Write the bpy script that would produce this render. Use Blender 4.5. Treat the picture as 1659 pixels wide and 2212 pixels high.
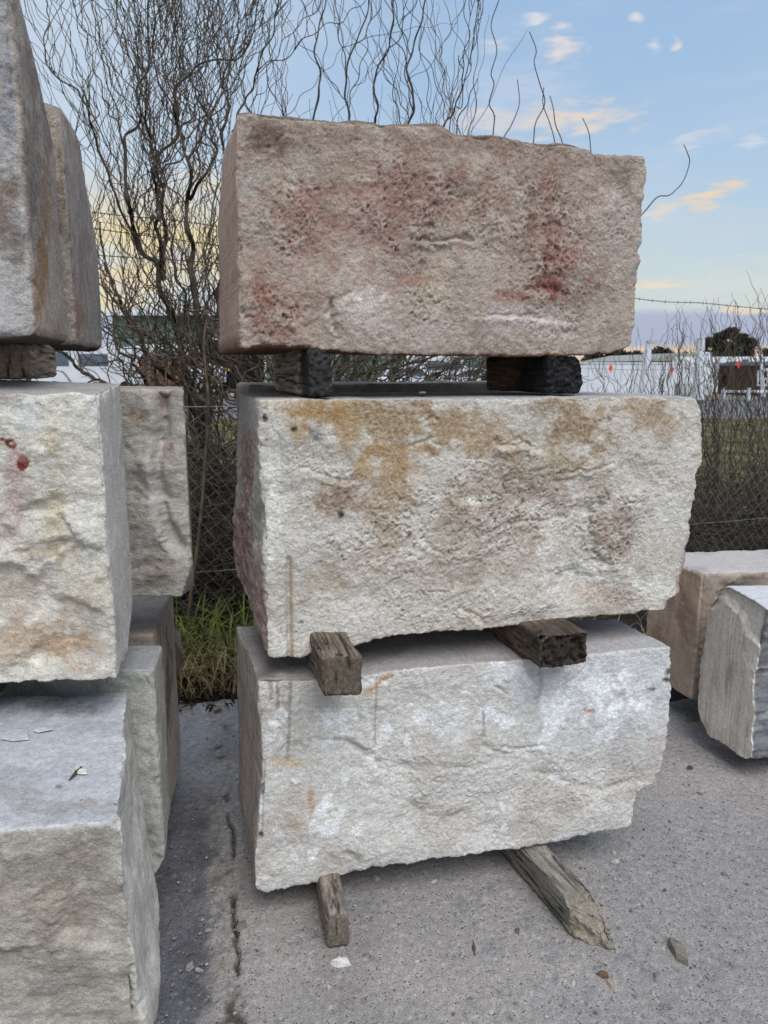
import bpy, math, random
import numpy as np
from mathutils import Vector

random.seed(11)
rng = np.random.default_rng(11)
R = math.radians
for o in list(bpy.data.objects):
    bpy.data.objects.remove(o)
scene = bpy.context.scene
COL = scene.collection

# ------------------------------------------------------------------ camera, world, sun, exposure
CAM_H, PITCH = 1.55, R(10.8)
FPX, CX, CY = 1662.0, 829.5, 1106.0          # the photograph measured on a 1659 x 2212 grid
cam = bpy.data.cameras.new('camera')
cam.sensor_fit = 'VERTICAL'; cam.sensor_height = 34.6; cam.sensor_width = 34.6 * .75
cam.lens = 34.6 * FPX / 2212
cam.clip_start = .05; cam.clip_end = 2000
cam.dof.use_dof = True; cam.dof.focus_distance = 2.1; cam.dof.aperture_fstop = 6.8
camo = bpy.data.objects.new('camera', cam); COL.objects.link(camo)
camo.location = (0, 0, CAM_H); camo.rotation_euler = (R(90) - PITCH, 0, 0)
scene.camera = camo

SUN_EL, SUN_ROT = R(54), R(156)
SUN_POWER, SUN_ANGLE = 3.0, R(46)
SKY_STRENGTH = .1
sun = bpy.data.lights.new('sun', 'SUN'); sun.energy = SUN_POWER; sun.angle = SUN_ANGLE; sun.color = (1, .98, .955)
suno = bpy.data.objects.new('sun', sun); COL.objects.link(suno)
sd = Vector((math.sin(SUN_ROT) * math.cos(SUN_EL), math.cos(SUN_ROT) * math.cos(SUN_EL), math.sin(SUN_EL)))
suno.rotation_euler = sd.to_track_quat('Z', 'Y').to_euler(); suno.location = sd * 30

vs = scene.view_settings
vs.view_transform = 'Standard'; vs.look = 'None'; vs.exposure = 0; vs.gamma = 1; vs.use_curve_mapping = False

def lin(c):
    c = np.asarray(c, float) / 255.0
    return np.where(c <= .04045, c / 12.92, ((c + .055) / 1.055) ** 2.4)
def lin4(c): return tuple(float(x) for x in lin(c)) + (1.0,)

_cp, _sp = math.cos(PITCH), math.sin(PITCH)
def ray(px, py):
    x = (np.asarray(px, float) - CX) / FPX; y = (CY - np.asarray(py, float)) / FPX
    return np.stack([x, _cp + _sp * y, -_sp + _cp * y], -1)
CAMP = np.array([0, 0, CAM_H])
def at_y(px, py, Y):
    d = ray(px, py); return CAMP + d * (np.asarray(Y) / d[..., 1])[..., None]
def at_z(px, py, z):
    d = ray(px, py); return CAMP + d * ((z - CAM_H) / d[..., 2])[..., None]
def on_plane(px, py, P0, n):
    d = ray(px, py); t = np.dot(np.asarray(P0) - CAMP, n) / (d @ n); return CAMP + d * t[..., None]
def proj(P):
    q = P - CAMP
    dep = q[..., 1] * _cp - q[..., 2] * _sp; up = q[..., 1] * _sp + q[..., 2] * _cp
    return CX + FPX * q[..., 0] / dep, CY - FPX * up / dep
def azel(px, py):
    d = ray(px, py); return math.degrees(math.atan2(d[0], d[1])), math.degrees(math.atan2(d[2], math.hypot(d[0], d[1])))

class NT:                                         # small node-tree helper
    def __init__(s, tree): s.t = tree; s.n = tree.nodes; s.l = tree.links
    def node(s, typ, **kw):
        n = s.n.new(typ)
        for k, v in kw.items(): setattr(n, k, v)
        return n
    def put(s, sock, v):
        if v is None: return
        if isinstance(v, bpy.types.NodeSocket): s.l.new(v, sock)
        else: sock.default_value = v
    def math(s, op, a, b=None, c=None, clamp=False):
        n = s.node('ShaderNodeMath', operation=op, use_clamp=clamp)
        for i, v in enumerate((a, b, c)): s.put(n.inputs[i], v)
        return n.outputs[0]
    def mix(s, f, a, b, bt='MIX'):
        n = s.node('ShaderNodeMix', data_type='RGBA', blend_type=bt, clamp_factor=True)
        s.put(n.inputs[0], f); s.put(n.inputs[6], a); s.put(n.inputs[7], b); return n.outputs[2]
    def noise(s, vec, scale, detail=4, rough=.55, dist=0):
        n = s.node('ShaderNodeTexNoise'); s.put(n.inputs['Vector'], vec)
        n.inputs['Scale'].default_value = scale; n.inputs['Detail'].default_value = detail
        n.inputs['Roughness'].default_value = rough; n.inputs['Distortion'].default_value = dist
        return n.outputs[0]
    def smooth(s, x, a, b, lo=0, hi=1):
        n = s.node('ShaderNodeMapRange', interpolation_type='SMOOTHSTEP'); s.put(n.inputs[0], x)
        for i, v in zip((1, 2, 3, 4), (a, b, lo, hi)): s.put(n.inputs[i], v)
        return n.outputs[0]
    def ramp(s, x, stops):
        n = s.node('ShaderNodeValToRGB'); e = n.color_ramp.elements
        while len(e) < len(stops): e.new(.5)
        for el, (p, c) in zip(e, stops): el.position = p; el.color = c
        s.put(n.inputs[0], x); return n.outputs[0]
    def scale_vec(s, vec, sc):
        n = s.node('ShaderNodeMapping'); s.put(n.inputs[0], vec); n.inputs['Scale'].default_value = sc; return n.outputs[0]

world = bpy.data.worlds.new('World'); scene.world = world; world.use_nodes = True
W = NT(world.node_tree); W.n.clear()
wtc = W.node('ShaderNodeTexCoord').outputs['Generated']
sky = W.node('ShaderNodeTexSky', sky_type='NISHITA'); sky.sun_disc = False
sky.sun_elevation = SUN_EL; sky.sun_rotation = SUN_ROT; sky.air_density = 1; sky.dust_density = 1.2; sky.ozone_density = 1.5
sep = W.node('ShaderNodeSeparateXYZ'); W.put(sep.inputs[0], wtc)
el = W.math('MULTIPLY', W.math('ARCSINE', sep.outputs[2]), 180 / math.pi)
az = W.math('MULTIPLY', W.math('ARCTAN2', sep.outputs[0], sep.outputs[1]), 180 / math.pi)
def epos(d): return (d + 10) / 100
K = 1 / SKY_STRENGTH
def sk(c): v = lin(c) * 1.0; return (float(v[0]), float(v[1]), float(v[2]), 1)
elN = W.math('DIVIDE', W.math('ADD', el, 10), 100, clamp=True)
base = W.ramp(elN, [(0, sk((196, 186, 176))), (epos(-.5), sk((228, 208, 190))), (epos(2), sk((214, 214, 216))), (epos(5), sk((205, 222, 226))),
                    (epos(9), sk((192, 215, 234))), (epos(18), sk((170, 200, 232))), (epos(35), sk((152, 186, 226))), (1, sk((140, 172, 216)))])
# towards the sunset side (left of the view) the sky is paler
left = W.smooth(az, 8, -26)
base = W.mix(W.math('MULTIPLY', left, .66), base, sk((222, 233, 242)))
comb = W.node('ShaderNodeCombineXYZ'); W.put(comb.inputs[0], W.math('MULTIPLY', az, .55)); W.put(comb.inputs[1], W.math('MULTIPLY', el, 2.0))
cn = W.noise(comb.outputs[0], .16, 5, .55, .3)
cn2 = W.noise(comb.outputs[0], .55, 4, .6, .2)
# long cream and apricot bands low in the sky
band = W.math('MULTIPLY', W.smooth(el, 2.2, 4.5), W.smooth(el, 14, 8))
bandl = W.math('MULTIPLY', band, W.smooth(az, -4, -13, .12, 1))
cb = W.math('MULTIPLY', bandl, W.smooth(cn, .36, .56))
col = W.mix(cb, base, sk((246, 226, 172)))
cg = W.math('MULTIPLY', W.math('MULTIPLY', bandl, W.smooth(cn2, .52, .66)), .75)
col = W.mix(cg, col, sk((203, 196, 206)))
# lavender bank just above the horizon and a peach line under it
lav = W.math('MULTIPLY', W.smooth(W.math('ADD', el, W.math('MULTIPLY', W.math('SUBTRACT', cn2, .5), 1.2)), 1.0, 1.5), W.smooth(W.math('ADD', el, W.math('MULTIPLY', W.math('SUBTRACT', cn2, .5), 1.5)), 4.0, 3.0))
col = W.mix(W.math('MULTIPLY', lav, .92), col, sk((172, 181, 211)))
pe = W.math('MULTIPLY', W.smooth(el, -.4, .2), W.smooth(el, 1.5, 1.0))
col = W.mix(W.math('MULTIPLY', pe, .75), col, sk((240, 214, 184)))
# thin high veil
veil = W.math('MULTIPLY', W.math('MULTIPLY', W.smooth(cn, .45, .75), W.smooth(el, 3, 14)), .4)
col = W.mix(veil, col, sk((214, 224, 238)))
wn = W.node('ShaderNodeTexNoise'); W.put(wn.inputs['Vector'], comb.outputs[0]); wn.inputs['Scale'].default_value = .9; wn.inputs['Detail'].default_value = 5
wsep = W.node('ShaderNodeSeparateColor'); W.put(wsep.inputs[0], wn.outputs['Color'])
def cloud(px, py, rx, ry, c, s, rot=0.0, warp=1.6):
    global col
    a, e = azel(px, py); rx = rx * .032; ry = ry * .032
    dx = W.math('ADD', W.math('SUBTRACT', az, a), W.math('MULTIPLY', W.math('SUBTRACT', wsep.outputs[0], .5), warp * rx * 1.6))
    dy = W.math('ADD', W.math('SUBTRACT', el, e), W.math('MULTIPLY', W.math('SUBTRACT', wsep.outputs[1], .5), warp * ry * 2.6))
    cr, sr = math.cos(R(rot)), math.sin(R(rot))
    u = W.math('DIVIDE', W.math('ADD', W.math('MULTIPLY', dx, cr), W.math('MULTIPLY', dy, sr)), rx)
    v = W.math('DIVIDE', W.math('SUBTRACT', W.math('MULTIPLY', dy, cr), W.math('MULTIPLY', dx, sr)), ry)
    d = W.math('SQRT', W.math('ADD', W.math('MULTIPLY', u, u), W.math('MULTIPLY', v, v)))
    f = W.math('MULTIPLY', W.smooth(d, 1.3, .15), s)
    f = W.math('MULTIPLY', f, W.smooth(cn2, .3, .55, .45, 1))
    col = W.mix(f, col, sk(c))
cloud(1160, 38, 36, 11, (238, 236, 236), .9)
cloud(1216, 92, 46, 24, (240, 232, 226), .9)
cloud(1068, 97, 28, 14, (228, 232, 240), .6)
cloud(1374, 40, 16, 8, (240, 238, 236), .8)
cloud(1413, 100, 14, 11, (236, 234, 236), .8)
cloud(1455, 95, 14, 9, (240, 236, 232), .8, 30)
cloud(1535, 424, 62, 19, (248, 224, 184), .95, 10)
cloud(1480, 440, 40, 7, (244, 222, 192), .7)
cloud(1420, 458, 40, 13, (238, 224, 206), .8)
cloud(1240, 262, 130, 30, (243, 226, 208), .85)
cloud(1060, 260, 120, 32, (240, 226, 216), .7)
cloud(1500, 300, 70, 15, (226, 228, 232), .55, 14)
cloud(1630, 305, 34, 12, (226, 232, 240), .7)
cloud(1420, 612, 70, 12, (246, 228, 196), .8)
cloud(1580, 600, 110, 40, (222, 226, 222), .55)
cloud(1620, 668, 60, 14, (246, 226, 196), .8)
cloud(1120, 190, 140, 70, (204, 216, 236), .5)
cloud(430, 385, 70, 26, (247, 232, 200), .7)
cloud(330, 500, 150, 26, (250, 230, 172), .85)
cloud(300, 610, 130, 16, (247, 218, 172), .7)
cloud(400, 560, 90, 12, (206, 196, 206), .6)
mul = W.node('ShaderNodeVectorMath', operation='SCALE'); W.put(mul.inputs[0], col); mul.inputs['Scale'].default_value = K
final = W.mix(.86, sky.outputs[0], mul.outputs[0])
bg = W.node('ShaderNodeBackground'); W.put(bg.inputs[0], final); bg.inputs[1].default_value = SKY_STRENGTH
wo = W.node('ShaderNodeOutputWorld'); W.l.new(bg.outputs[0], wo.inputs[0])

# ------------------------------------------------------------------ noise
_pr = np.random.default_rng(3)
_perm = _pr.permutation(256).astype(np.int32); _perm = np.concatenate([_perm, _perm, _perm[:2]])
_gr = _pr.normal(size=(256, 3)); _gr = (_gr / np.linalg.norm(_gr, axis=1)[:, None] * 1.25).astype(np.float32); _gx, _gy, _gz = (np.ascontiguousarray(_gr[:, i]) for i in range(3))
def perlin(P, seed=0):
    P = np.asarray(P, np.float32) + np.float32([(seed * 7.31) % 97, (seed * 3.77) % 89, (seed * 5.13) % 83])
    f0 = np.floor(P); I = f0.astype(np.int32) & 255; F = P - f0
    x, y, z = (np.ascontiguousarray(F[:, i]) for i in range(3)); ix, iy, iz = (np.ascontiguousarray(I[:, i]) for i in range(3))
    u, v, w = (t * t * t * (t * (t * 6 - 15) + 10) for t in (x, y, z))
    out = 0
    for dx in (0, 1):
        a = _perm[ix + dx]
        for dy in (0, 1):
            b = _perm[a + iy + dy]; r = []
            for dz in (0, 1):
                h = _perm[b + iz + dz]; r.append(_gx[h] * (x - dx) + _gy[h] * (y - dy) + _gz[h] * (z - dz))
            q = r[0] + w * (r[1] - r[0])
            out = out + q * (u if dx else 1 - u) * (v if dy else 1 - v)
    return out * 1.1
def fbm(P, f, octv=4, seed=0, gain=.5):
    P = np.asarray(P, np.float32); a, s, t = 1., 0, 0
    for i in range(octv):
        s = s + np.float32(a) * perlin(P * np.float32(f), seed + i * 17); t += a; a *= gain; f = f * 2.03
    return s / t * 1.6
def sstep(x, a, b):
    t = np.clip((x - a) / (b - a), 0, 1); return t * t * (3 - 2 * t)

# ------------------------------------------------------------------ object helpers
def tag(o, label=None, cat=None, group=None, kind=None):
    if label: o['label'] = label
    if cat: o['category'] = cat
    if group: o['group'] = group
    if kind: o['kind'] = kind
    return o
def empty(name, loc, label=None, cat=None, group=None):
    o = bpy.data.objects.new(name, None); COL.objects.link(o); o.location = loc; o.empty_display_size = .1
    return tag(o, label, cat, group)
def mesh_np(name, V, Q, mat, parent=None, tint=None, smooth=True, tris=False):
    V = np.asarray(V, float); Q = np.asarray(Q, np.int32); k = 3 if tris else 4
    me = bpy.data.meshes.new(name)
    off = np.zeros(3)
    if parent is not None: off = np.array(parent.matrix_world.translation) if parent.parent is None and False else np.array(world_loc(parent))
    me.vertices.add(len(V)); me.vertices.foreach_set('co', (V - off).astype(np.float32).ravel())
    me.loops.add(len(Q) * k); me.loops.foreach_set('vertex_index', Q.ravel())
    me.polygons.add(len(Q)); me.polygons.foreach_set('loop_start', np.arange(0, len(Q) * k, k, dtype=np.int32))
    me.polygons.foreach_set('use_smooth', np.full(len(Q), smooth))
    if tint is not None:
        at = me.attributes.new('tint', 'FLOAT_COLOR', 'POINT')
        c = np.ones((len(V), 4), np.float32); c[:, :3] = tint; at.data.foreach_set('color', c.ravel())
    me.materials.append(mat); me.update()
    o = bpy.data.objects.new(name, me); COL.objects.link(o)
    if parent is not None: o.parent = parent
    return o
def world_loc(o):
    p = np.array(o.location)
    while o.parent is not None: o = o.parent; p = p + np.array(o.location)
    return p

class MB:                                          # polygons -> one mesh
    def __init__(s): s.v = []; s.f = []
    def add(s, vs, fs):
        b = len(s.v); s.v += [tuple(map(float, v)) for v in vs]; s.f += [tuple(i + b for i in f) for f in fs]
    def box(s, x0, x1, y0, y1, z0, z1, M=None):
        vs = [(x, y, z) for z in (z0, z1) for (x, y) in ((x0, y0), (x1, y0), (x1, y1), (x0, y1))]
        if M: vs = [M(v) for v in vs]
        s.add(vs, [(3, 2, 1, 0), (4, 5, 6, 7), (0, 1, 5, 4), (1, 2, 6, 5), (2, 3, 7, 6), (3, 0, 4, 7)])
    def prism(s, prof, y0, y1, M=None):            # profile in x,z extruded along y
        n = len(prof); vs = [(x, y0, z) for x, z in prof] + [(x, y1, z) for x, z in prof]
        if M: vs = [M(v) for v in vs]
        s.add(vs, [tuple(range(n)), tuple(range(2 * n - 1, n - 1, -1))] + [(i + n, (i + 1) % n + n, (i + 1) % n, i) for i in range(n)])
    def cyl(s, a, b, r0, r1=None, k=10):
        a, b = Vector(a), Vector(b); r1 = r0 if r1 is None else r1
        d = (b - a).normalized(); e = d.orthogonal().normalized(); g = d.cross(e)
        vs = [a + (e * math.cos(t) + g * math.sin(t)) * r0 for t in [2 * math.pi * i / k for i in range(k)]] + \
             [b + (e * math.cos(t) + g * math.sin(t)) * r1 for t in [2 * math.pi * i / k for i in range(k)]]
        s.add(vs, [tuple(range(k - 1, -1, -1)), tuple(range(k, 2 * k))] + [(i, (i + 1) % k, (i + 1) % k + k, i + k) for i in range(k)])
    def build(s, name, mat, parent=None, bevel=0, smooth=False):
        off = world_loc(parent) if parent is not None else np.zeros(3)
        me = bpy.data.meshes.new(name); me.from_pydata([tuple(np.array(v) - off) for v in s.v], [], s.f); me.update()
        me.materials.append(mat)
        if smooth: me.polygons.foreach_set('use_smooth', [True] * len(me.polygons))
        o = bpy.data.objects.new(name, me); COL.objects.link(o)
        if parent is not None: o.parent = parent
        if bevel:
            m = o.modifiers.new('bevel', 'BEVEL'); m.width = bevel; m.segments = 2; m.limit_method = 'ANGLE'
        return o

class Tubes:
    def __init__(s): s.V = []; s.Q = []; s.n = 0
    def add(s, P, r, k=5):
        P = np.asarray(P, float); n = len(P); r = np.broadcast_to(np.asarray(r, float), (n,))
        T = np.gradient(P, axis=0); T /= np.linalg.norm(T, axis=1)[:, None] + 1e-9
        m = T.mean(0); ref = np.array([1., .13, .07]) if abs(m[0]) < .7 else np.array([.1, 1., .05])
        e = np.cross(T, ref); e /= np.linalg.norm(e, axis=1)[:, None] + 1e-9; g = np.cross(T, e)
        a = 2 * np.pi * np.arange(k) / k
        V = P[:, None] + (e[:, None] * np.cos(a)[None, :, None] + g[:, None] * np.sin(a)[None, :, None]) * r[:, None, None]
        i = (np.arange(n - 1) * k)[:, None]; j = np.arange(k)[None]; j1 = (j + 1) % k
        Q = np.stack([i + j, i + j1, i + k + j1, i + k + j], -1).reshape(-1, 4)
        s.V.append(V.reshape(-1, 3)); s.Q.append(Q + s.n); s.n += n * k
    def build(s, name, mat, parent=None, tint=None): return mesh_np(name, np.concatenate(s.V), np.concatenate(s.Q), mat, parent, tint)

def catmull(P, m=8):
    P = np.asarray(P, float); P = np.vstack([2 * P[0] - P[1], P, 2 * P[-1] - P[-2]]); t = np.linspace(0, 1, m, endpoint=False)[:, None]; out = []
    for i in range(1, len(P) - 2):
        a, b, c, d = P[i - 1:i + 3]
        out.append(.5 * (2 * b + (c - a) * t + (2 * a - 5 * b + 4 * c - d) * t * t + (3 * b - a - 3 * c + d) * t ** 3))
    return np.vstack(out + [P[-2:-1]])

# ------------------------------------------------------------------ materials
def principled(name, rough=.85, spec=.25):
    m = bpy.data.materials.new(name); m.use_nodes = True; T = NT(m.node_tree)
    b = T.n['Principled BSDF']; b.inputs['Roughness'].default_value = rough; b.inputs['Specular IOR Level'].default_value = spec
    return m, T, b
def bump(T, b, h, strength, dist):
    n = T.node('ShaderNodeBump'); n.inputs['Strength'].default_value = strength; n.inputs['Distance'].default_value = dist
    T.put(n.inputs['Height'], h); T.l.new(n.outputs[0], b.inputs['Normal'])
def tinted(name, grain=(.78, 1.2), gscale=330, bscale=150, bstr=.6, bdist=.004, pits=0.0, rough=.92, vary=None, stretch=None):
    m, T, b = principled(name, rough, .15)
    a = T.node('ShaderNodeAttribute', attribute_name='tint'); oc = T.node('ShaderNodeTexCoord').outputs['Object']
    if stretch: oc = T.scale_vec(oc, stretch)
    g = T.noise(oc, gscale, 3, .7); f = T.smooth(g, .3, .7, grain[0], grain[1])
    g2 = T.noise(oc, gscale * .22, 4, .6); f2 = T.smooth(g2, .3, .7, .88, 1.1)
    v = T.node('ShaderNodeVectorMath', operation='SCALE'); T.put(v.inputs[0], a.outputs['Color']); T.put(v.inputs['Scale'], T.math('MULTIPLY', f, f2))
    colr = v.outputs[0]
    h = T.math('ADD', T.noise(oc, bscale, 6, .65, .4), T.math('MULTIPLY', g, .35))
    if pits:
        vo = T.node('ShaderNodeTexVoronoi'); T.put(vo.inputs['Vector'], oc); vo.inputs['Scale'].default_value = pits; vo.inputs['Randomness'].default_value = 1
        sel = T.smooth(T.noise(oc, pits * .35, 2), .5, .62); p = T.math('MULTIPLY', T.smooth(vo.outputs[0], .38, .12), sel)
        h = T.math('SUBTRACT', h, T.math('MULTIPLY', p, .9))
        colr = T.mix(T.math('MULTIPLY', p, .75), colr, (.02, .019, .018, 1))
    T.l.new(colr, b.inputs['Base Color'])
    bump(T, b, h, bstr, bdist)
    return m
M_STONE = tinted('weathered_sandstone', (.76, 1.2), 280, 130, .9, .006, 0)
M_PALE = tinted('split_sandstone', (.8, 1.16), 300, 150, .8, .005, 0)
M_SAWN = tinted('sawn_sandstone', (.86, 1.12), 420, 260, .4, .002, 0)
M_CONC = tinted('worn_concrete', (.72, 1.26), 190, 150, .8, .005, 120)
M_WOOD = tinted('weathered_timber', (.72, 1.25), 240, 160, .6, .003, 0, .9)
M_CHIP = tinted('stone_chip_material', (.8, 1.15), 300, 160, .5, .003)
M_SOIL = tinted('leaf_litter_soil', (.5, 1.5), 60, 40, 1, .03)
def plain(name, c, rough=.6, spec=.3, metal=0, var=.12, vs_=3.0, bmp=0):
    m, T, b = principled(name, rough, spec); b.inputs['Metallic'].default_value = metal
    oc = T.node('ShaderNodeTexCoord').outputs['Object']; n = T.noise(oc, vs_, 5, .6)
    cl = lin(c); lo = tuple(float(x) for x in cl * (1 - var * 1.6)) + (1,); hi = tuple(float(min(x, 1)) for x in cl * (1 + var)) + (1,)
    T.l.new(T.mix(T.smooth(n, .3, .7), lo, hi), b.inputs['Base Color'])
    if bmp: bump(T, b, T.noise(oc, vs_ * 8, 4), .5, bmp)
    return m
M_BARK = plain('willow_bark', (74, 69, 61), .9, .15, 0, .35, 14, .006)
M_TWIG = plain('willow_twig', (94, 82, 68), .8, .2, 0, .3, 20)
M_DEAD = plain('dead_grey_bark', (104, 98, 90), .95, .1, 0, .3, 25, .004)
M_THICK = plain('bramble_stem', (84, 75, 66), .9, .1, 0, .4, 10)
M_WIRE = plain('galvanised_wire', (116, 120, 124), .5, .4, .5, .2, 20)
M_BARB = plain('rusty_barbed_wire', (58, 52, 48), .7, .3, .3, .3, 30)
M_POST = plain('weathered_steel_post', (104, 104, 102), .7, .3, .2, .2, 6)
M_GRASS = plain('grass_blade', (92, 102, 42), .7, .2, 0, .45, 9)
M_STRAW = plain('dry_straw', (140, 126, 92), .85, .1, 0, .35, 12)
M_FIELD = plain('rough_grass_field', (98, 92, 62), .95, .05, 0, .45, 1.4, .1)
M_ROAD = plain('asphalt_road', (112, 112, 114), .95, .1, 0, .15, 4)
M_EARTH = plain('bare_earth', (92, 82, 70), .95, .05, 0, .4, .8, .05)
M_WHITE = plain('white_painted_steel', (206, 210, 216), .5, .3, 0, .06, 1.2)
M_GREEN = plain('green_painted_cladding', (98, 120, 112), .6, .3, 0, .1, .6)
M_SHEDROOF = plain('pale_steel_roof', (206, 208, 206), .5, .4, 0, .06, .8)
M_DARK = plain('dark_shade_and_trim', (24, 24, 26), .9, .1, 0, .3, 2)  # painted shade of the door opening, also bumpers, grille and cone base
M_GLASS = plain('vehicle_window_glass', (84, 98, 112), .12, .6, 0, .2, 1)
M_TYRE = plain('black_tyre', (30, 30, 31), .85, .2, 0, .2, 6)
M_RIM = plain('steel_rim', (150, 152, 156), .4, .5, .6, .1, 6)
M_RUST = plain('rusty_steel_bin', (120, 92, 78), .9, .1, 0, .3, 3)
M_RED = plain('red_orange_fabric', (236, 84, 60), .8, .1, 0, .1, 6)
M_ORANGE = plain('orange_plastic', (232, 96, 44), .6, .2, 0, .1, 6)
M_CREAM = plain('cream_wall_cladding', (136, 130, 120), .7, .2, 0, .1, .7)
M_BRICK = plain('brown_brick', (92, 80, 74), .9, .1, 0, .25, 5)
M_TILE = plain('slate_roof', (84, 86, 94), .8, .2, 0, .2, 3)
M_LEAF = plain('dark_gum_foliage', (50, 52, 42), .8, .15, 0, .4, .6)
M_TRUNK = plain('gum_trunk', (84, 74, 64), .9, .1, 0, .3, 3)
M_GREY = plain('grey_cabinet_paint', (176, 178, 176), .6, .3, 0, .1, 2)
M_SKIN = plain('yellow_machine_paint', (200, 156, 50), .6, .3, 0, .1, 3)

# ------------------------------------------------------------------ lattice block
def surface_lattice(n):
    nu, nv, nw = n; A = []; Q = []; base_i = 0
    def face(ax, val):
        o = [i for i in range(3) if i != ax]; a, b = np.meshgrid(np.arange(n[o[0]] + 1), np.arange(n[o[1]] + 1), indexing='ij')
        P = np.zeros(a.shape + (3,), np.int64); P[..., o[0]] = a; P[..., o[1]] = b; P[..., ax] = val
        idx = np.arange(a.size).reshape(a.shape); q = np.stack([idx[:-1, :-1], idx[1:, :-1], idx[1:, 1:], idx[:-1, 1:]], -1).reshape(-1, 4)
        flip = (val == 0) ^ (ax == 1)
        return P.reshape(-1, 3), (q[:, ::-1] if flip else q)
    for ax in range(3):
        for val in (0, n[ax]):
            P, q = face(ax, val); A.append(P); Q.append(q + base_i); base_i += len(P)
    A = np.vstack(A); Q = np.vstack(Q)
    key = (A[:, 0] * (nv + 1) + A[:, 1]) * (nw + 1) + A[:, 2]
    _, first, inv = np.unique(key, return_index=True, return_inverse=True)
    return A[first], inv.reshape(-1)[Q]
def normals(V, Q):
    d = np.cross(V[Q[:, 2]] - V[Q[:, 0]], V[Q[:, 3]] - V[Q[:, 1]]); N = np.zeros_like(V)
    for i in range(4):
        for c in range(3): N[:, c] += np.bincount(Q[:, i], d[:, c], len(V))
    return N / (np.linalg.norm(N, axis=1)[:, None] + 1e-12)
def along(poly):
    poly = np.asarray(poly, float); s = np.r_[0, np.cumsum(np.linalg.norm(np.diff(poly, axis=0), axis=1))]; s /= s[-1]
    return lambda t: np.stack([np.interp(t, s, poly[:, c]) for c in range(3)], -1)
def coons(bot, top, lef, rig):
    b, t, l, r = map(along, (bot, top, lef, rig))
    c00, c10, c01, c11 = b(0.), b(1.), t(0.), t(1.)
    def F(u, v):
        U, V_ = u[:, None], v[:, None]
        return (1 - V_) * b(u) + V_ * t(u) + (1 - U) * l(v) + U * r(v) - ((1 - U) * (1 - V_) * c00 + U * (1 - V_) * c10 + (1 - U) * V_ * c01 + U * V_ * c11)
    return F
def quad(c00, c10, c01, c11):
    c00, c10, c01, c11 = map(np.asarray, (c00, c10, c01, c11))
    return lambda u, v: ((1 - u) * (1 - v))[:, None] * c00 + (u * (1 - v))[:, None] * c10 + ((1 - u) * v)[:, None] * c01 + (u * v)[:, None] * c11
def seg_dist(px, py, poly):
    best = np.full(px.shape, 1e9); side = np.zeros(px.shape); tt = np.zeros(px.shape); n = len(poly) - 1
    for i in range(n):
        (x0, y0), (x1, y1) = poly[i], poly[i + 1]; dx, dy = x1 - x0, y1 - y0; L2 = dx * dx + dy * dy + 1e-9
        t = np.clip(((px - x0) * dx + (py - y0) * dy) / L2, 0, 1); d = np.hypot(px - x0 - t * dx, py - y0 - t * dy)
        s = np.sign(dx * (py - y0) - dy * (px - x0)); m = d < best
        best = np.where(m, d, best); side = np.where(m, s, side); tt = np.where(m, (i + t) / n, tt)
    return best, side, tt

class Ctx: pass
def block(name, F, B, dims, sp, mat, disp, colour, r=.012, cuts=(), fdir=None, chip=.0, seed=0, parent=None, grain=.12):
    n = [max(2, int(round(d / s))) for d, s in zip(dims, sp if hasattr(sp, '__len__') else (sp,) * 3)]
    I, Q = surface_lattice(n); D = np.asarray(dims, float); p = I / np.array(n, float) * D
    c = np.clip(p, r, D - r); d = p - c; L = np.linalg.norm(d, axis=1)[:, None]; p2 = c + d * (r / np.maximum(L, r))
    t = p2 / D; u, v, w = t.T
    P = F(u, v) * (1 - w)[:, None] + B(u, v) * w[:, None]
    for p0, nn, am, fq in cuts:
        nn = np.asarray(nn, float); nn /= np.linalg.norm(nn)
        s = (P - np.asarray(p0)) @ nn + am * fbm(P, fq, 3, seed + 91); P = P - np.maximum(s, 0)[:, None] * nn
    N = normals(P, Q)
    ctr = P.mean(0)
    if ((P - ctr) * N).sum() < 0: Q = Q[:, ::-1]; N = -N
    X = Ctx(); X.P, X.N, X.u, X.v, X.w, X.D = P, N, u, v, w, D
    X.px, X.py = proj(P)
    fn = fdir if fdir is not None else N[np.argmin(np.abs(u - .5) + np.abs(v - .5) + w)]
    X.f = sstep(N @ fn, .35, .75); X.top = sstep(N[:, 2], .5, .8); X.bot = sstep(-N[:, 2], .5, .8)
    X.side = np.clip(1 - X.f - X.top - X.bot, 0, 1); X.seed = seed
    edge = np.clip((L[:, 0] / r - 1) / .41, 0, 1)
    # broaden the edge mask so chips bite in past the arris
    de = np.sort(np.minimum(p, D - p), axis=1)[:, 1]; X.edge = np.exp(-de / (r * 1.6))
    h = disp(X) + X.f * (.0008 * perlin(P * 130, seed + 81) + .0006 * perlin(P * 260, seed + 82)) + (1 - X.f) * .0005 * perlin(P * 120, seed + 83)
    if chip: h = h - chip * X.edge * np.clip(fbm(P, 9, 4, seed + 5) * 1.5 + .9 * fbm(P, 30, 3, seed + 6) + .15, 0, 1.9)
    P = P + N * h[:, None]; X.h = h
    tint = lin(np.clip(colour(X), 4, 250))
    if grain: tint = np.clip(tint * np.exp(grain * (perlin(X.P * 150, seed + 71) + .9 * perlin(X.P * 310, seed + 72) + .35 * fbm(X.P, 40, 2, seed + 73)))[:, None], .004, .86)
    return mesh_np(name, P, Q, mat, parent, tint)

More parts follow.
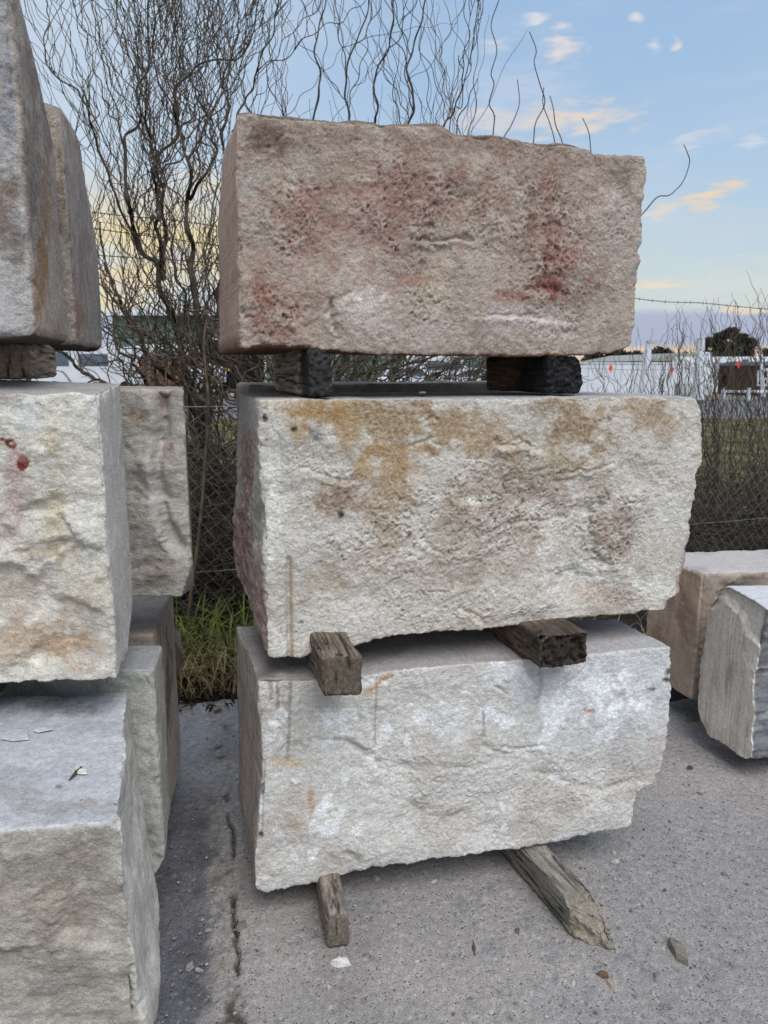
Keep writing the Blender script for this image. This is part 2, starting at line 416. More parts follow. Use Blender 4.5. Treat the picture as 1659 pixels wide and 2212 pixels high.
def mixc(c, col2, t): return c * (1 - t)[:, None] + np.asarray(col2, float) * t[:, None]
def blobs(X, c, items, mask):
    wx = fbm(X.P, 14, 4, X.seed + 31); wy = fbm(X.P, 34, 4, X.seed + 32); hf = .72 + .55 * sstep(perlin(X.P * 105, X.seed + 33) + .7 * perlin(X.P * 210, X.seed + 34), -.35, .35)
    for it in items:
        cx, cy, rx, ry, colr, s = it[:6]; rot = it[6] if len(it) > 6 else 0; rag = it[7] if len(it) > 7 else .75; hard = len(it) > 8
        dx, dy = X.px - cx, X.py - cy; cr, sr = math.cos(R(rot)), math.sin(R(rot))
        d = np.hypot((dx * cr + dy * sr) / rx, (dy * cr - dx * sr) / ry) + (wx + .8 * wy) * rag
        c = mixc(c, colr, np.clip((sstep(d, .98, .72) if hard else sstep(d, 1.2, .3)) * s * mask * hf, 0, 1))
    return c
def grooves(X, items, gain=1.):
    """Narrow breaks in the face: a wandering crease whose lower lip stands a little proud."""
    h = np.zeros(len(X.P)); w1 = fbm(X.P, 16, 3, X.seed + 55) * 9; w2 = fbm(X.P, 60, 3, X.seed + 56) * 5; bk = sstep(fbm(X.P, 12, 3, X.seed + 57), -.55, .1)
    for poly, dep, wd in items:
        d, sg, t = seg_dist(X.px + w1 + w2, X.py + w1 - w2, poly); f = sstep(t, 0, .15) * sstep(t, 1, .85) * bk
        dep = dep * gain; h -= dep * f * np.exp(-(d / wd) ** 2); h += .55 * dep * f * np.exp(-((d * sg - wd * 2.2) / (wd * 1.8)) ** 2)
    return h * X.f
def strokes(X, c, items, mask):
    for poly, wd, colr, s in items:
        d, _, _ = seg_dist(X.px, X.py, poly); nz = fbm(X.P, 60, 3, X.seed + 41)
        c = mixc(c, colr, sstep(d / wd + nz * .9, 1.3, .4) * s * mask)
    return c
def scarps(X, items):
    """A broken ledge: stone on one side of a line stands proud of the other and falls away with distance."""
    h = np.zeros(len(X.P)); wob = fbm(X.P, 11, 3, X.seed + 51) * 20 + fbm(X.P, 45, 3, X.seed + 52) * 9; wob2 = fbm(X.P, 14, 3, X.seed + 53) * 16; bk = .35 + .9 * sstep(fbm(X.P, 8, 3, X.seed + 54), -.5, .4)
    for poly, amp, reach in items:
        d, s, t = seg_dist(X.px + wob, X.py + wob2, poly); sd_ = d * s; fade = sstep(t, 0, .22) * sstep(t, 1, .78)
        hh = np.where(sd_ > 0, np.exp(-sd_ / reach), -.6 * np.exp(sd_ / (reach * .5))); hh = hh * sstep(np.abs(sd_), 0, 9)
        h += .8 * amp * hh * fade * bk * np.exp(-np.maximum(d - reach * 2, 0) / reach)
    return h * X.f
def bmask(X, items):
    m = np.zeros(len(X.P)); w = fbm(X.P, 10, 3, X.seed + 61)
    for cx, cy, rx, ry, s in items:
        m = np.maximum(m, s * sstep(np.hypot((X.px - cx) / rx, (X.py - cy) / ry) + w * .5, 1.2, .4))
    return m
def worms(P, f, seed, stretch=(1, 1, .6)):
    q = P * np.asarray(stretch); q = q + .5 / f * np.stack([fbm(q, f * .7, 2, seed + 3), fbm(q, f * .7, 2, seed + 4), fbm(q, f * .7, 2, seed + 5)], -1)
    a = 1 - np.abs(perlin(q * f * 1.35, seed)) * 3.0; b = 1 - np.abs(perlin(q * f * 2.6, seed + 8)) * 2.6
    w = np.maximum(a, .75 * b) * (.55 + .7 * sstep(perlin(P * f * .5, seed + 9), -.4, .4)); pit = sstep(perlin(P * f * 1.9, seed + 10), .28, .6)
    return np.maximum(w, -.4) - .9 * pit

def facets(X, K, amp, seed, soft=.35, tilt=.09):
    """Broken split planes: each vertex follows the tilted plane of its (noise-warped) nearest centre."""
    r0 = np.random.default_rng(seed); a, b = X.u * X.D[0], X.v * X.D[1]; cell = math.sqrt(X.D[0] * X.D[1] / K)
    a2 = a + cell * .35 * fbm(X.P, 7, 3, seed + 1) + cell * .10 * fbm(X.P, 30, 3, seed + 3); b2 = b + cell * .35 * fbm(X.P, 7, 3, seed + 2) + cell * .10 * fbm(X.P, 30, 3, seed + 4)
    num = np.zeros(len(a)); den = np.full(len(a), 1e-9)
    C = np.stack([r0.uniform(0, X.D[0], K), r0.uniform(0, X.D[1], K)], -1); dmin = np.full(len(a), 1e9)
    for c in C: dmin = np.minimum(dmin, np.hypot(a2 - c[0], (b2 - c[1]) * 1.25))
    for c in C:
        w = np.exp(-(np.hypot(a2 - c[0], (b2 - c[1]) * 1.25) - dmin) / (cell * soft * .3)); g = r0.normal(0, tilt, 2); o = r0.normal(0, amp)
        num += w * (o + g[0] * (a - c[0]) + g[1] * (b - c[1])); den += w
    h = num / den; h = .016 * np.tanh(h / .016); m = np.minimum(np.minimum(a, X.D[0] - a), np.minimum(b, X.D[1] - b)); return h * X.f * (.25 + .75 * sstep(m, 0, .07))
def traced(plane_pt, yaw, edges):
    """Outline of a face read off the photograph, set on its own upright plane in the yard."""
    n = np.array([-math.sin(yaw), math.cos(yaw), 0]); E = {}
    for ki, (k, pl) in enumerate(edges.items()):
        pl = np.array(pl, float); L = np.r_[0, np.cumsum(np.hypot(*np.diff(pl, axis=0).T))]; n_ = max(2, int(L[-1] / 5)); t = np.linspace(0, L[-1], n_ + 1); pl = np.stack([np.interp(t, L, pl[:, 0]), np.interp(t, L, pl[:, 1])], -1)
        q = np.stack([t, 0 * t, 0 * t], -1); am = {'top': 1.6, 'left': 1.5, 'right': 3.6, 'bot': 3.0}[k]; j = am * (fbm(q, .035, 3, 200 + ki + int(pl[0, 1])) + .6 * fbm(q, .11, 2, 300 + ki + int(pl[0, 1]))); g = sstep(t, 0, 20) * sstep(L[-1] - t, 0, 20)
        if k in ('top', 'bot'): pl[:, 1] += j * g
        else: pl[:, 0] += j * g
        E[k] = on_plane(pl[:, 0], pl[:, 1], plane_pt, n)
    return coons(E['bot'], E['top'], E['left'], E['right']), E, n
def dirv(yaw): return np.array([-math.sin(yaw), math.cos(yaw), 0])

# ------------------------------------------------------------------ ground
def sheet(name, x0, x1, y0, y1, z, mat, kind='structure'):
    m = MB(); m.add([(x0, y0, z), (x1, y0, z), (x1, y1, z), (x0, y1, z)], [(0, 1, 2, 3)]); return tag(m.build(name, mat), kind=kind)
sheet('ground', -600, 600, -400, 1500, -.05, M_EARTH)
sheet('grass_field', -60, 70, 7.6, 23.5, -.03, M_FIELD)
sheet('road', -120, 130, 23.5, 36, -.03, M_ROAD)
sheet('gravel_yard', -120, 130, 36, 90, -.02, plain('pale_gravel', (140, 134, 126), .95, .05, 0, .2, 1))

def grid(x, y):
    A, B_ = np.meshgrid(x, y, indexing='ij'); idx = np.arange(A.size).reshape(A.shape)
    Q = np.stack([idx[:-1, :-1], idx[1:, :-1], idx[1:, 1:], idx[:-1, 1:]], -1).reshape(-1, 4)
    return A.ravel(), B_.ravel(), Q
JA, JB = np.array(at_z(520, 2212, 0.)[:2]), np.array(at_z(492, 1690, 0.)[:2])
def slab():
    gx = np.r_[np.arange(-3.2, -1.25, .05), np.arange(-1.25, 2.0, .0065), np.arange(2.0, 6.0, .05)]
    gy = np.r_[np.arange(-2.5, 1.3, .06), np.arange(1.3, 3.62, .0085)]
    x, y, Q = grid(gx, gy); P = np.stack([x, y, 0 * x], -1)
    d = (JB - JA) / np.linalg.norm(JB - JA); nrm = np.array([d[1], -d[0]])      # + to the right of the joint
    s = (x - JA[0]) * nrm[0] + (y - JA[1]) * nrm[1] + .022 * fbm(P, 5, 3, 3) + .014 * fbm(P, 24, 4, 4)
    big = fbm(P, 2.2, 4, 5); mid = fbm(P, 9, 4, 6); fin = fbm(P, 55, 3, 7)
    z = .003 * big + .0018 * mid + .0013 * fin
    near = sstep(y, 2.75, 2.35); ck = sstep(fbm(P, 7, 2, 9), -.25, .15) * near
    ridge = np.exp(-((s + .045) / .032) ** 2) * near
    z += .010 * ridge * (.6 + 1.2 * fbm(P, 22, 4, 8)); z -= .022 * np.exp(-(s / .005) ** 2) * ck; z -= .006 * sstep(s, 0, -.03)
    edge_y = 3.42 + .05 * fbm(P, 4, 3, 12)
    z -= .06 * sstep(y, edge_y - .02, edge_y + .05)
    c = np.tile(np.array([146., 141, 138]), (len(P), 1))
    c = mixc(c, (160, 153, 149), sstep(big, -.1, .5) * .7); c = mixc(c, (120, 119, 121), sstep(mid, .1, .6) * .45)
    far = sstep(y, 2.3, 3.0); c = mixc(c, (178, 174, 175), far * sstep(mid, -.4, .3) * .55)
    c = mixc(c, (160, 148, 142), sstep(x + .5 * big, .9, 1.8) * .4)
    c = mixc(c, (126, 120, 116), sstep(fbm(P, 1.6, 3, 14), .2, .55) * .4)
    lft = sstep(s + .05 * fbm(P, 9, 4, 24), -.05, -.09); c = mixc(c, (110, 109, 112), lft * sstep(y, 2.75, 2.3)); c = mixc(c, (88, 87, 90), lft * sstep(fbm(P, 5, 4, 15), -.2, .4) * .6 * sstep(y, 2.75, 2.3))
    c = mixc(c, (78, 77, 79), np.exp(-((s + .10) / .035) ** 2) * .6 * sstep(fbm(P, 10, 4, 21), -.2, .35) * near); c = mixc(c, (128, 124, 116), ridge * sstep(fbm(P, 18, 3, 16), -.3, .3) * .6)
    c = mixc(c, (38, 36, 33), np.exp(-(s / .006) ** 2) * .9 * ck); c = mixc(c, (52, 47, 38), np.exp(-((s + .02) / .03) ** 2) * sstep(fbm(P, 12, 3, 17), .1, .5) * .8)
    c = mixc(c, (182, 180, 178), sstep(fbm(P, 60, 2, 18), .45, .75) * .5); c = mixc(c, (74, 72, 72), sstep(perlin(P * 95, 19), .42, .62) * (.15 + .30 * sstep(mid, -.3, .4))); c = c * np.exp(.10 * perlin(P * 120, 22) + .08 * perlin(P * 55, 23))[:, None]
    o = mesh_np('concrete_slab', np.stack([x, y, z], -1), Q, M_CONC, None, lin(np.clip(c, 5, 250))); tag(o, kind='structure')
slab()
def verge():
    x, y, Q = grid(np.arange(-6, 8.01, .05), np.arange(3.38, 7.7, .04)); P = np.stack([x, y, 0 * x], -1)
    n1 = fbm(P, 1.4, 4, 3); n2 = fbm(P, 14, 4, 4); z = -.035 + .05 * n1 * sstep(y, 3.5, 4.2) + .022 * n2 + .10 * sstep(y, 3.6, 5.2)
    z = np.where(y > 7.2, z - .14 * sstep(y, 7.0, 7.6), z)
    c = np.tile(np.array([54., 47, 40]), (len(P), 1)); c = mixc(c, (30, 27, 24), sstep(n2, -.2, .4) * .8); c = mixc(c, (92, 96, 50), sstep(y, 5.6, 7.0) * sstep(n1, -.3, .3) * .8)
    tag(mesh_np('soil_verge', np.stack([x, y, z], -1), Q, M_SOIL, None, lin(c)), kind='structure')
verge()

# ------------------------------------------------------------------ the centre stack
GC = 'sandstone blocks of the middle stack'
# top block
def build_top():
    yaw = R(15); P0 = at_y(512, 500, 1.95)
    F, E, n = traced(P0, yaw, {
        'top': [(511, 241), (552, 240), (600, 248), (700, 257), (800, 264), (900, 268), (946, 268), (962, 277), (985, 288), (1010, 290), (1060, 290), (1095, 295), (1120, 298), (1170, 309), (1230, 308), (1274, 319), (1283, 329), (1330, 332), (1396, 337)],
        'right': [(1358, 753), (1367, 735), (1371, 690), (1376, 620), (1383, 550), (1391, 480), (1394, 430), (1399, 365), (1396, 337)],
        'bot': [(516, 757), (560, 752), (600, 748), (645, 750), (700, 758), (800, 764), (900, 768), (1100, 771), (1250, 769), (1325, 763), (1358, 753)],
        'left': [(516, 757), (515, 690), (516, 600), (513, 500), (509, 400), (511, 300), (511, 241)]})
    bd = dirv(R(17)) * .56
    c00, c10, c01, c11 = E['bot'][0] + bd + [0, 0, -.005], E['bot'][-1] + bd, E['top'][0] + bd + [0, 0, -.02], E['top'][-1] + bd
    B = quad(c00 + [.0, 0, 0], c10, c01 + [.0, 0, 0], c11)
    cut = [(E['top'][0] + bd * .55 + [0, 0, .01], (-.55, .6, .85), .012, 6)]
    red = [(850, 440, 260, 150, (160, 132, 119), .5), (1190, 520, 130, 190, (157, 127, 115), .5), (620, 600, 140, 170, (162, 134, 121), .5), (565, 640, 42, 45, (142, 98, 86), .75), (590, 700, 85, 42, (150, 110, 98), .7), (650, 470, 80, 75, (148, 112, 102), .6), (830, 480, 70, 110, (146, 112, 103), .6),
           (905, 420, 110, 80, (142, 110, 101), .65), (1190, 470, 26, 130, (134, 92, 84), .6), (1145, 480, 16, 60, (134, 92, 86), .55), (1215, 560, 42, 60, (142, 98, 88), .65),
           (1210, 625, 80, 28, (130, 84, 74), .8), (1120, 640, 60, 14, (136, 92, 80), .5), (890, 605, 30, 22, (168, 122, 106), .7), (740, 410, 30, 22, (164, 124, 108), .5), (1180, 360, 120, 40, (134, 112, 102), .5)]
    dark = [(570, 300, 55, 50, (112, 94, 82), .7, 25), (700, 300, 220, 30, (140, 122, 112), .6), (1000, 310, 200, 24, (132, 116, 106), .6), (610, 430, 20, 60, (150, 132, 100), .4), (1300, 345, 80, 16, (150, 136, 126), .5)]
    pale = [(545, 400, 40, 60, (170, 168, 160), .5), (560, 520, 45, 90, (168, 160, 150), .5), (780, 660, 60, 40, (216, 208, 200), .85), (800, 690, 40, 40, (204, 194, 186), .7), (1000, 560, 90, 40, (188, 177, 168), .6), (1090, 600, 60, 60, (186, 175, 166), .5), (640, 600, 60, 40, (184, 172, 162), .5), (1340, 470, 40, 80, (184, 174, 166), .5), (860, 730, 140, 24, (196, 185, 177), .55), (1190, 725, 120, 20, (198, 188, 180), .55), (770, 480, 45, 30, (178, 166, 158), .5), (1310, 560, 60, 160, (184, 172, 164), .55),
            (1130, 690, 160, 34, (208, 198, 192), .75), (940, 610, 26, 90, (194, 180, 160), .65), (930, 530, 110, 14, (178, 166, 158), .6), (960, 700, 220, 40, (184, 170, 162), .5), (1230, 440, 26, 100, (184, 170, 162), .4), (690, 330, 40, 30, (168, 152, 142), .5)]
    rough = [(640, 480, 90, 90, 1), (590, 680, 90, 80, 1), (880, 450, 130, 120, 1), (1190, 540, 110, 200, 1), (930, 660, 90, 60, .8), (1050, 480, 70, 120, .7), (1330, 480, 40, 60, .6)]
    def disp(X):
        m = bmask(X, rough); X.m = m
        h = facets(X, 26, .003, 1001, .7, .05) + X.f * (.010 * fbm(X.P, 3.2, 4, 1) + .0035 * fbm(X.P, 16, 4, 2) + .0022 * fbm(X.P, 60, 3, 3))
        w = worms(X.P, 46, 4); X.wm = w
        h += X.f * (m * .0046 + .0014) * (w - .3)
        h += scarps(X, [([(870, 518), (940, 520), (985, 512), (1035, 516)], -.009, 30), ([(716, 640), (722, 700), (742, 752)], -.010, 40), ([(700, 640), (716, 640), (780, 600)], -.006, 30),
                        ([(1000, 690), (1080, 680), (1180, 690), (1300, 696)], .006, 22), ([(540, 330), (600, 310), (615, 280)], .010, 24), ([(985, 300), (975, 340), (985, 380)], .006, 30), ([(1120, 340), (1140, 420), (1130, 520)], .006, 30)]) + grooves(X, [([(868, 516), (930, 520), (985, 512), (1038, 516)], .009, 5), ([(714, 640), (722, 700), (744, 754)], .010, 6), ([(1140, 400), (1150, 480), (1140, 560)], .006, 8), ([(1205, 390), (1210, 470), (1222, 540)], .007, 8), ([(1010, 690), (1110, 682), (1290, 698)], .005, 4), ([(548, 330), (600, 312), (612, 284)], .006, 5), ([(1120, 630), (1180, 622), (1240, 640)], .007, 7)])
        h += X.side * (.0008 * fbm(X.P * [1, 1, .06], 240, 3, 7) + .004 * fbm(X.P, 5, 3, 8) + .02 * sstep(X.w, .86, 1) * fbm(X.P, 11, 4, 9)) + X.top * (.006 * fbm(X.P, 8, 4, 10)) + X.bot * .003 * fbm(X.P, 9, 4, 3)
        return h
    def colour(X):
        c = np.tile(np.array([174., 159, 146]), (len(X.P), 1))
        c = mixc(c, (144, 128, 117), sstep(fbm(X.P, 5, 4, 20), -.1, .5) * .6); c = mixc(c, (190, 178, 168), sstep(fbm(X.P, 9, 4, 21), .05, .45) * .6)
        c = blobs(X, c, pale + dark, X.f); c = blobs(X, c, red, X.f * (.75 + .4 * np.clip(.6 - X.wm, -.4, .6)))
        c = mixc(c, (192, 180, 172), np.clip(X.wm - .45, 0, 1) * X.m * .75 * X.f)
        st = fbm(X.P * [1, 1, .05], 130, 3, 24); s = mixc(np.tile(np.array([212., 184, 168]), (len(X.P), 1)), (172, 146, 134), sstep(st, -.1, .5) * .6); s = mixc(s, (204, 182, 170), sstep(-st, .15, .5) * .6)
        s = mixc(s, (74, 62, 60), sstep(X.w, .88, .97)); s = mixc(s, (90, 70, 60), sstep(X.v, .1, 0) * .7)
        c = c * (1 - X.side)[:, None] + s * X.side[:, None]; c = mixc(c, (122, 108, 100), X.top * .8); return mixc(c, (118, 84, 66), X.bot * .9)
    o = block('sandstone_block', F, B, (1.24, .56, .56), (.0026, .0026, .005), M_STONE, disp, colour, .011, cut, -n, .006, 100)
    tag(o, 'pinkish brown rough block on top of the middle stack, resting on two charred timbers', 'stone block', GC)
build_top()

def build_mid():
    yaw = R(14); P0 = at_y(572, 1200, 1.95)
    F, E, n = traced(P0, yaw, {
        'top': [(556, 863), (610, 862), (700, 863), (800, 862), (1000, 860), (1200, 857), (1400, 855), (1508, 857)],
        'right': [(1436, 1320), (1441, 1300), (1469, 1282), (1472, 1240), (1475, 1180), (1490, 1140), (1497, 1090), (1506, 1050), (1506, 1030), (1520, 1000), (1521, 940), (1515, 882), (1508, 857)],
        'bot': [(578, 1421), (640, 1423), (668, 1416), (690, 1405), (740, 1401), (800, 1388), (900, 1371), (1000, 1366), (1100, 1352), (1200, 1341), (1300, 1331), (1360, 1328), (1436, 1320)],
        'left': [(578, 1421), (573, 1350), (572, 1250), (570, 1150), (564, 1050), (556, 950), (556, 863)]})
    bd = dirv(R(19)) * .5
    B = quad(E['bot'][0] + bd + [-.02, 0, .16], E['bot'][-1] + bd, E['top'][0] + bd + [.03, 0, 0], E['top'][-1] + bd)
    red = [(660, 883, 80, 18, (178, 147, 110), .65, 0), (755, 930, 44, 60, (180, 154, 120), .6, 20), (790, 1010, 24, 46, (180, 154, 118), .55), (640, 930, 34, 30, (178, 142, 100), .6), (700, 890, 60, 30, (172, 136, 94), .55), (845, 1010, 60, 60, (166, 134, 92), .6)]
    tan = [(850, 905, 220, 62, (156, 132, 102), .8, 8), (1240, 920, 90, 70, (150, 126, 98), .75, 15), (1380, 890, 110, 40, (158, 136, 110), .7), (1020, 940, 150, 50, (166, 142, 114), .7), (1190, 1000, 120, 40, (164, 144, 118), .6), (730, 1090, 60, 46, (146, 122, 104), .65), (830, 1090, 60, 120, (162, 138, 112), .5),
           (1010, 1070, 60, 60, (156, 134, 114), .5), (1130, 1080, 110, 100, (156, 138, 124), .5), (1330, 1140, 50, 70, (154, 136, 122), .7), (1290, 1285, 70, 26, (178, 156, 142), .45), (1000, 1230, 160, 60, (174, 160, 146), .5), (700, 1260, 60, 40, (182, 168, 144), .5), (1440, 920, 60, 40, (158, 138, 116), .55)]
    pale = [(592, 1080, 24, 170, (224, 222, 212), .9), (600, 950, 26, 70, (210, 206, 196), .8), (700, 1160, 90, 50, (206, 202, 194), .7), (690, 960, 40, 50, (186, 178, 168), .6), (1022, 1080, 27, 14, (232, 228, 214), .95), (1050, 998, 26, 6, (226, 220, 208), .8), (1290, 1245, 110, 14, (230, 228, 220), .9, 8), (1420, 1270, 50, 30, (224, 222, 214), .85),
            (1440, 1090, 60, 70, (214, 210, 202), .75), (1160, 960, 30, 90, (186, 182, 168), .6), (750, 1380, 170, 40, (206, 200, 190), .6), (1010, 1330, 100, 30, (198, 186, 172), .5), (650, 1330, 80, 80, (204, 198, 188), .6), (600, 1390, 30, 40, (218, 214, 204), .7), (900, 1290, 90, 50, (200, 192, 182), .5), (1160, 1100, 40, 20, (220, 214, 204), .7), (1480, 960, 30, 60, (206, 204, 196), .6)]
    black = [(571, 905, 6, 12, (40, 42, 44), .8), (632, 926, 8, 6, (40, 42, 44), .8), (738, 1112, 8, 10, (34, 38, 42), .9), (575, 950, 4, 4, (40, 42, 44), .8), (650, 1346, 9, 5, (60, 66, 70), .7), (690, 940, 26, 14, (120, 116, 110), .7, 20)]
    rough = [(850, 1150, 140, 120, 1), (720, 1060, 80, 60, .7), (1080, 1100, 200, 140, 1), (1310, 1140, 90, 110, 1), (1150, 1010, 220, 40, .7), (950, 1300, 200, 60, .6), (650, 1000, 50, 40, .6), (1330, 1290, 80, 30, .6)]
    def disp(X):
        m = bmask(X, rough); X.m = m; w = worms(X.P, 44, 34); X.wm = w
        h = facets(X, 24, .0035, 1002, .6, .06) + X.f * (.010 * fbm(X.P, 3, 4, 31) + .0032 * fbm(X.P, 15, 4, 32) + .0020 * fbm(X.P, 60, 3, 33) + (m * .0050 + .0014) * (w - .3))
        h += scarps(X, [([(1060, 945), (1085, 960), (1140, 956), (1170, 985), (1195, 1025)], .014, 34), ([(1195, 1030), (1260, 1018), (1330, 1002)], -.006, 24), ([(1296, 1075), (1290, 1130), (1284, 1205), (1330, 1225)], -.014, 50),
                        ([(1170, 1236), (1240, 1232), (1310, 1252), (1400, 1262)], -.012, 26), ([(920, 925), (935, 920), (950, 930)], .006, 12), ([(680, 1010), (730, 1040), (800, 1050)], .006, 24), ([(880, 960), (870, 1050), (860, 1120)], .004, 24), ([(1120, 1160), (1200, 1130), (1270, 1120)], .005, 20), ([(1360, 950), (1400, 990), (1420, 1060)], .005, 30)]) + grooves(X, [([(1062, 945), (1085, 962), (1140, 957), (1170, 985), (1196, 1026)], .011, 5), ([(1196, 1028), (1260, 1018), (1335, 1000)], .006, 4), ([(1300, 1070), (1288, 1130), (1284, 1205)], .011, 7), ([(1284, 1205), (1330, 1228)], .007, 5), ([(918, 908), (936, 903), (950, 912)], .007, 4), ([(640, 1005), (700, 1030), (760, 1040)], .006, 5), ([(880, 970), (930, 950), (960, 975)], .006, 5), ([(1010, 1160), (1120, 1130), (1240, 1120)], .005, 4), ([(985, 1310), (1030, 1330), (1050, 1350)], .007, 5), ([(900, 1160), (960, 1200), (1010, 1180)], .005, 4)])
        for gx, y0, y1 in ((624, 1205, 1421), (607, 940, 1120)):          # drill grooves left by the quarry splitting
            g = np.exp(-((X.px - gx - (X.py - 1200) * .012) / 5.5) ** 2) * sstep(X.py, y0 - 6, y0 + 6) * sstep(X.py, y1 + 60, y1); h -= .011 * g * X.f * (1 if gx > 610 else .35)
        h += X.side * (.014 * fbm(X.P, 6, 4, 35) + .008 * fbm(X.P, 22, 4, 36)) * sstep(X.v, .85, .5) + X.side * .002 * fbm(X.P, 30, 3, 37) + X.top * .0015 * fbm(X.P, 14, 4, 38) + X.bot * .006 * fbm(X.P, 9, 4, 3)
        return h
    def colour(X):
        c = np.tile(np.array([203., 196, 186]), (len(X.P), 1))
        c = mixc(c, (168, 154, 140), sstep(fbm(X.P, 5, 4, 40), 0, .5) * .6); c = mixc(c, (222, 217, 208), sstep(fbm(X.P, 8, 4, 41), .05, .5) * .6)
        c = blobs(X, c, tan, X.f); c = blobs(X, c, red, X.f); c = blobs(X, c, pale, X.f)
        c = mixc(c, (138, 118, 100), np.clip(.25 - X.wm, 0, 1) * X.m * .55 * X.f); c = mixc(c, (206, 198, 188), np.clip(X.wm - .5, 0, 1) * X.m * .6 * X.f); c = blobs(X, c, black, X.f)
        c = mixc(c, (150, 128, 104), np.exp(-((X.px - 629 - (X.py - 1200) * .012) / 4) ** 2) * sstep(X.py, 1200, 1215) * X.f * .45)
        s = np.tile(np.array([190., 185, 180]), (len(X.P), 1)); s = mixc(s, (186, 184, 182), sstep(fbm(X.P, 9, 3, 44), 0, .5) * .6)
        rd = sstep(np.abs(X.px - 532 + (X.py - 1100) * .03 + 9 * fbm(X.P, 12, 3, 45)), 17, 8) * sstep(X.py, 900, 960) * sstep(X.py, 1280, 1180); s = mixc(s, (132, 88, 80), rd * .6 * sstep(perlin(X.P * 90, 46), -.5, .3))
        s = mixc(s, (154, 128, 122), sstep(X.v, .5, .2) * .7)
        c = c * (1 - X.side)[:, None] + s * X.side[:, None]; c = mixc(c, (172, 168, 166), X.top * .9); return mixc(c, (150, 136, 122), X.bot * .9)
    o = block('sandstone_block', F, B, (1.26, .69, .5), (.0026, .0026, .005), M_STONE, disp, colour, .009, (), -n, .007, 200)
    tag(o, 'cream block with orange stains and a drill groove, between the pinkish and pale blocks', 'stone block', GC)
build_mid()

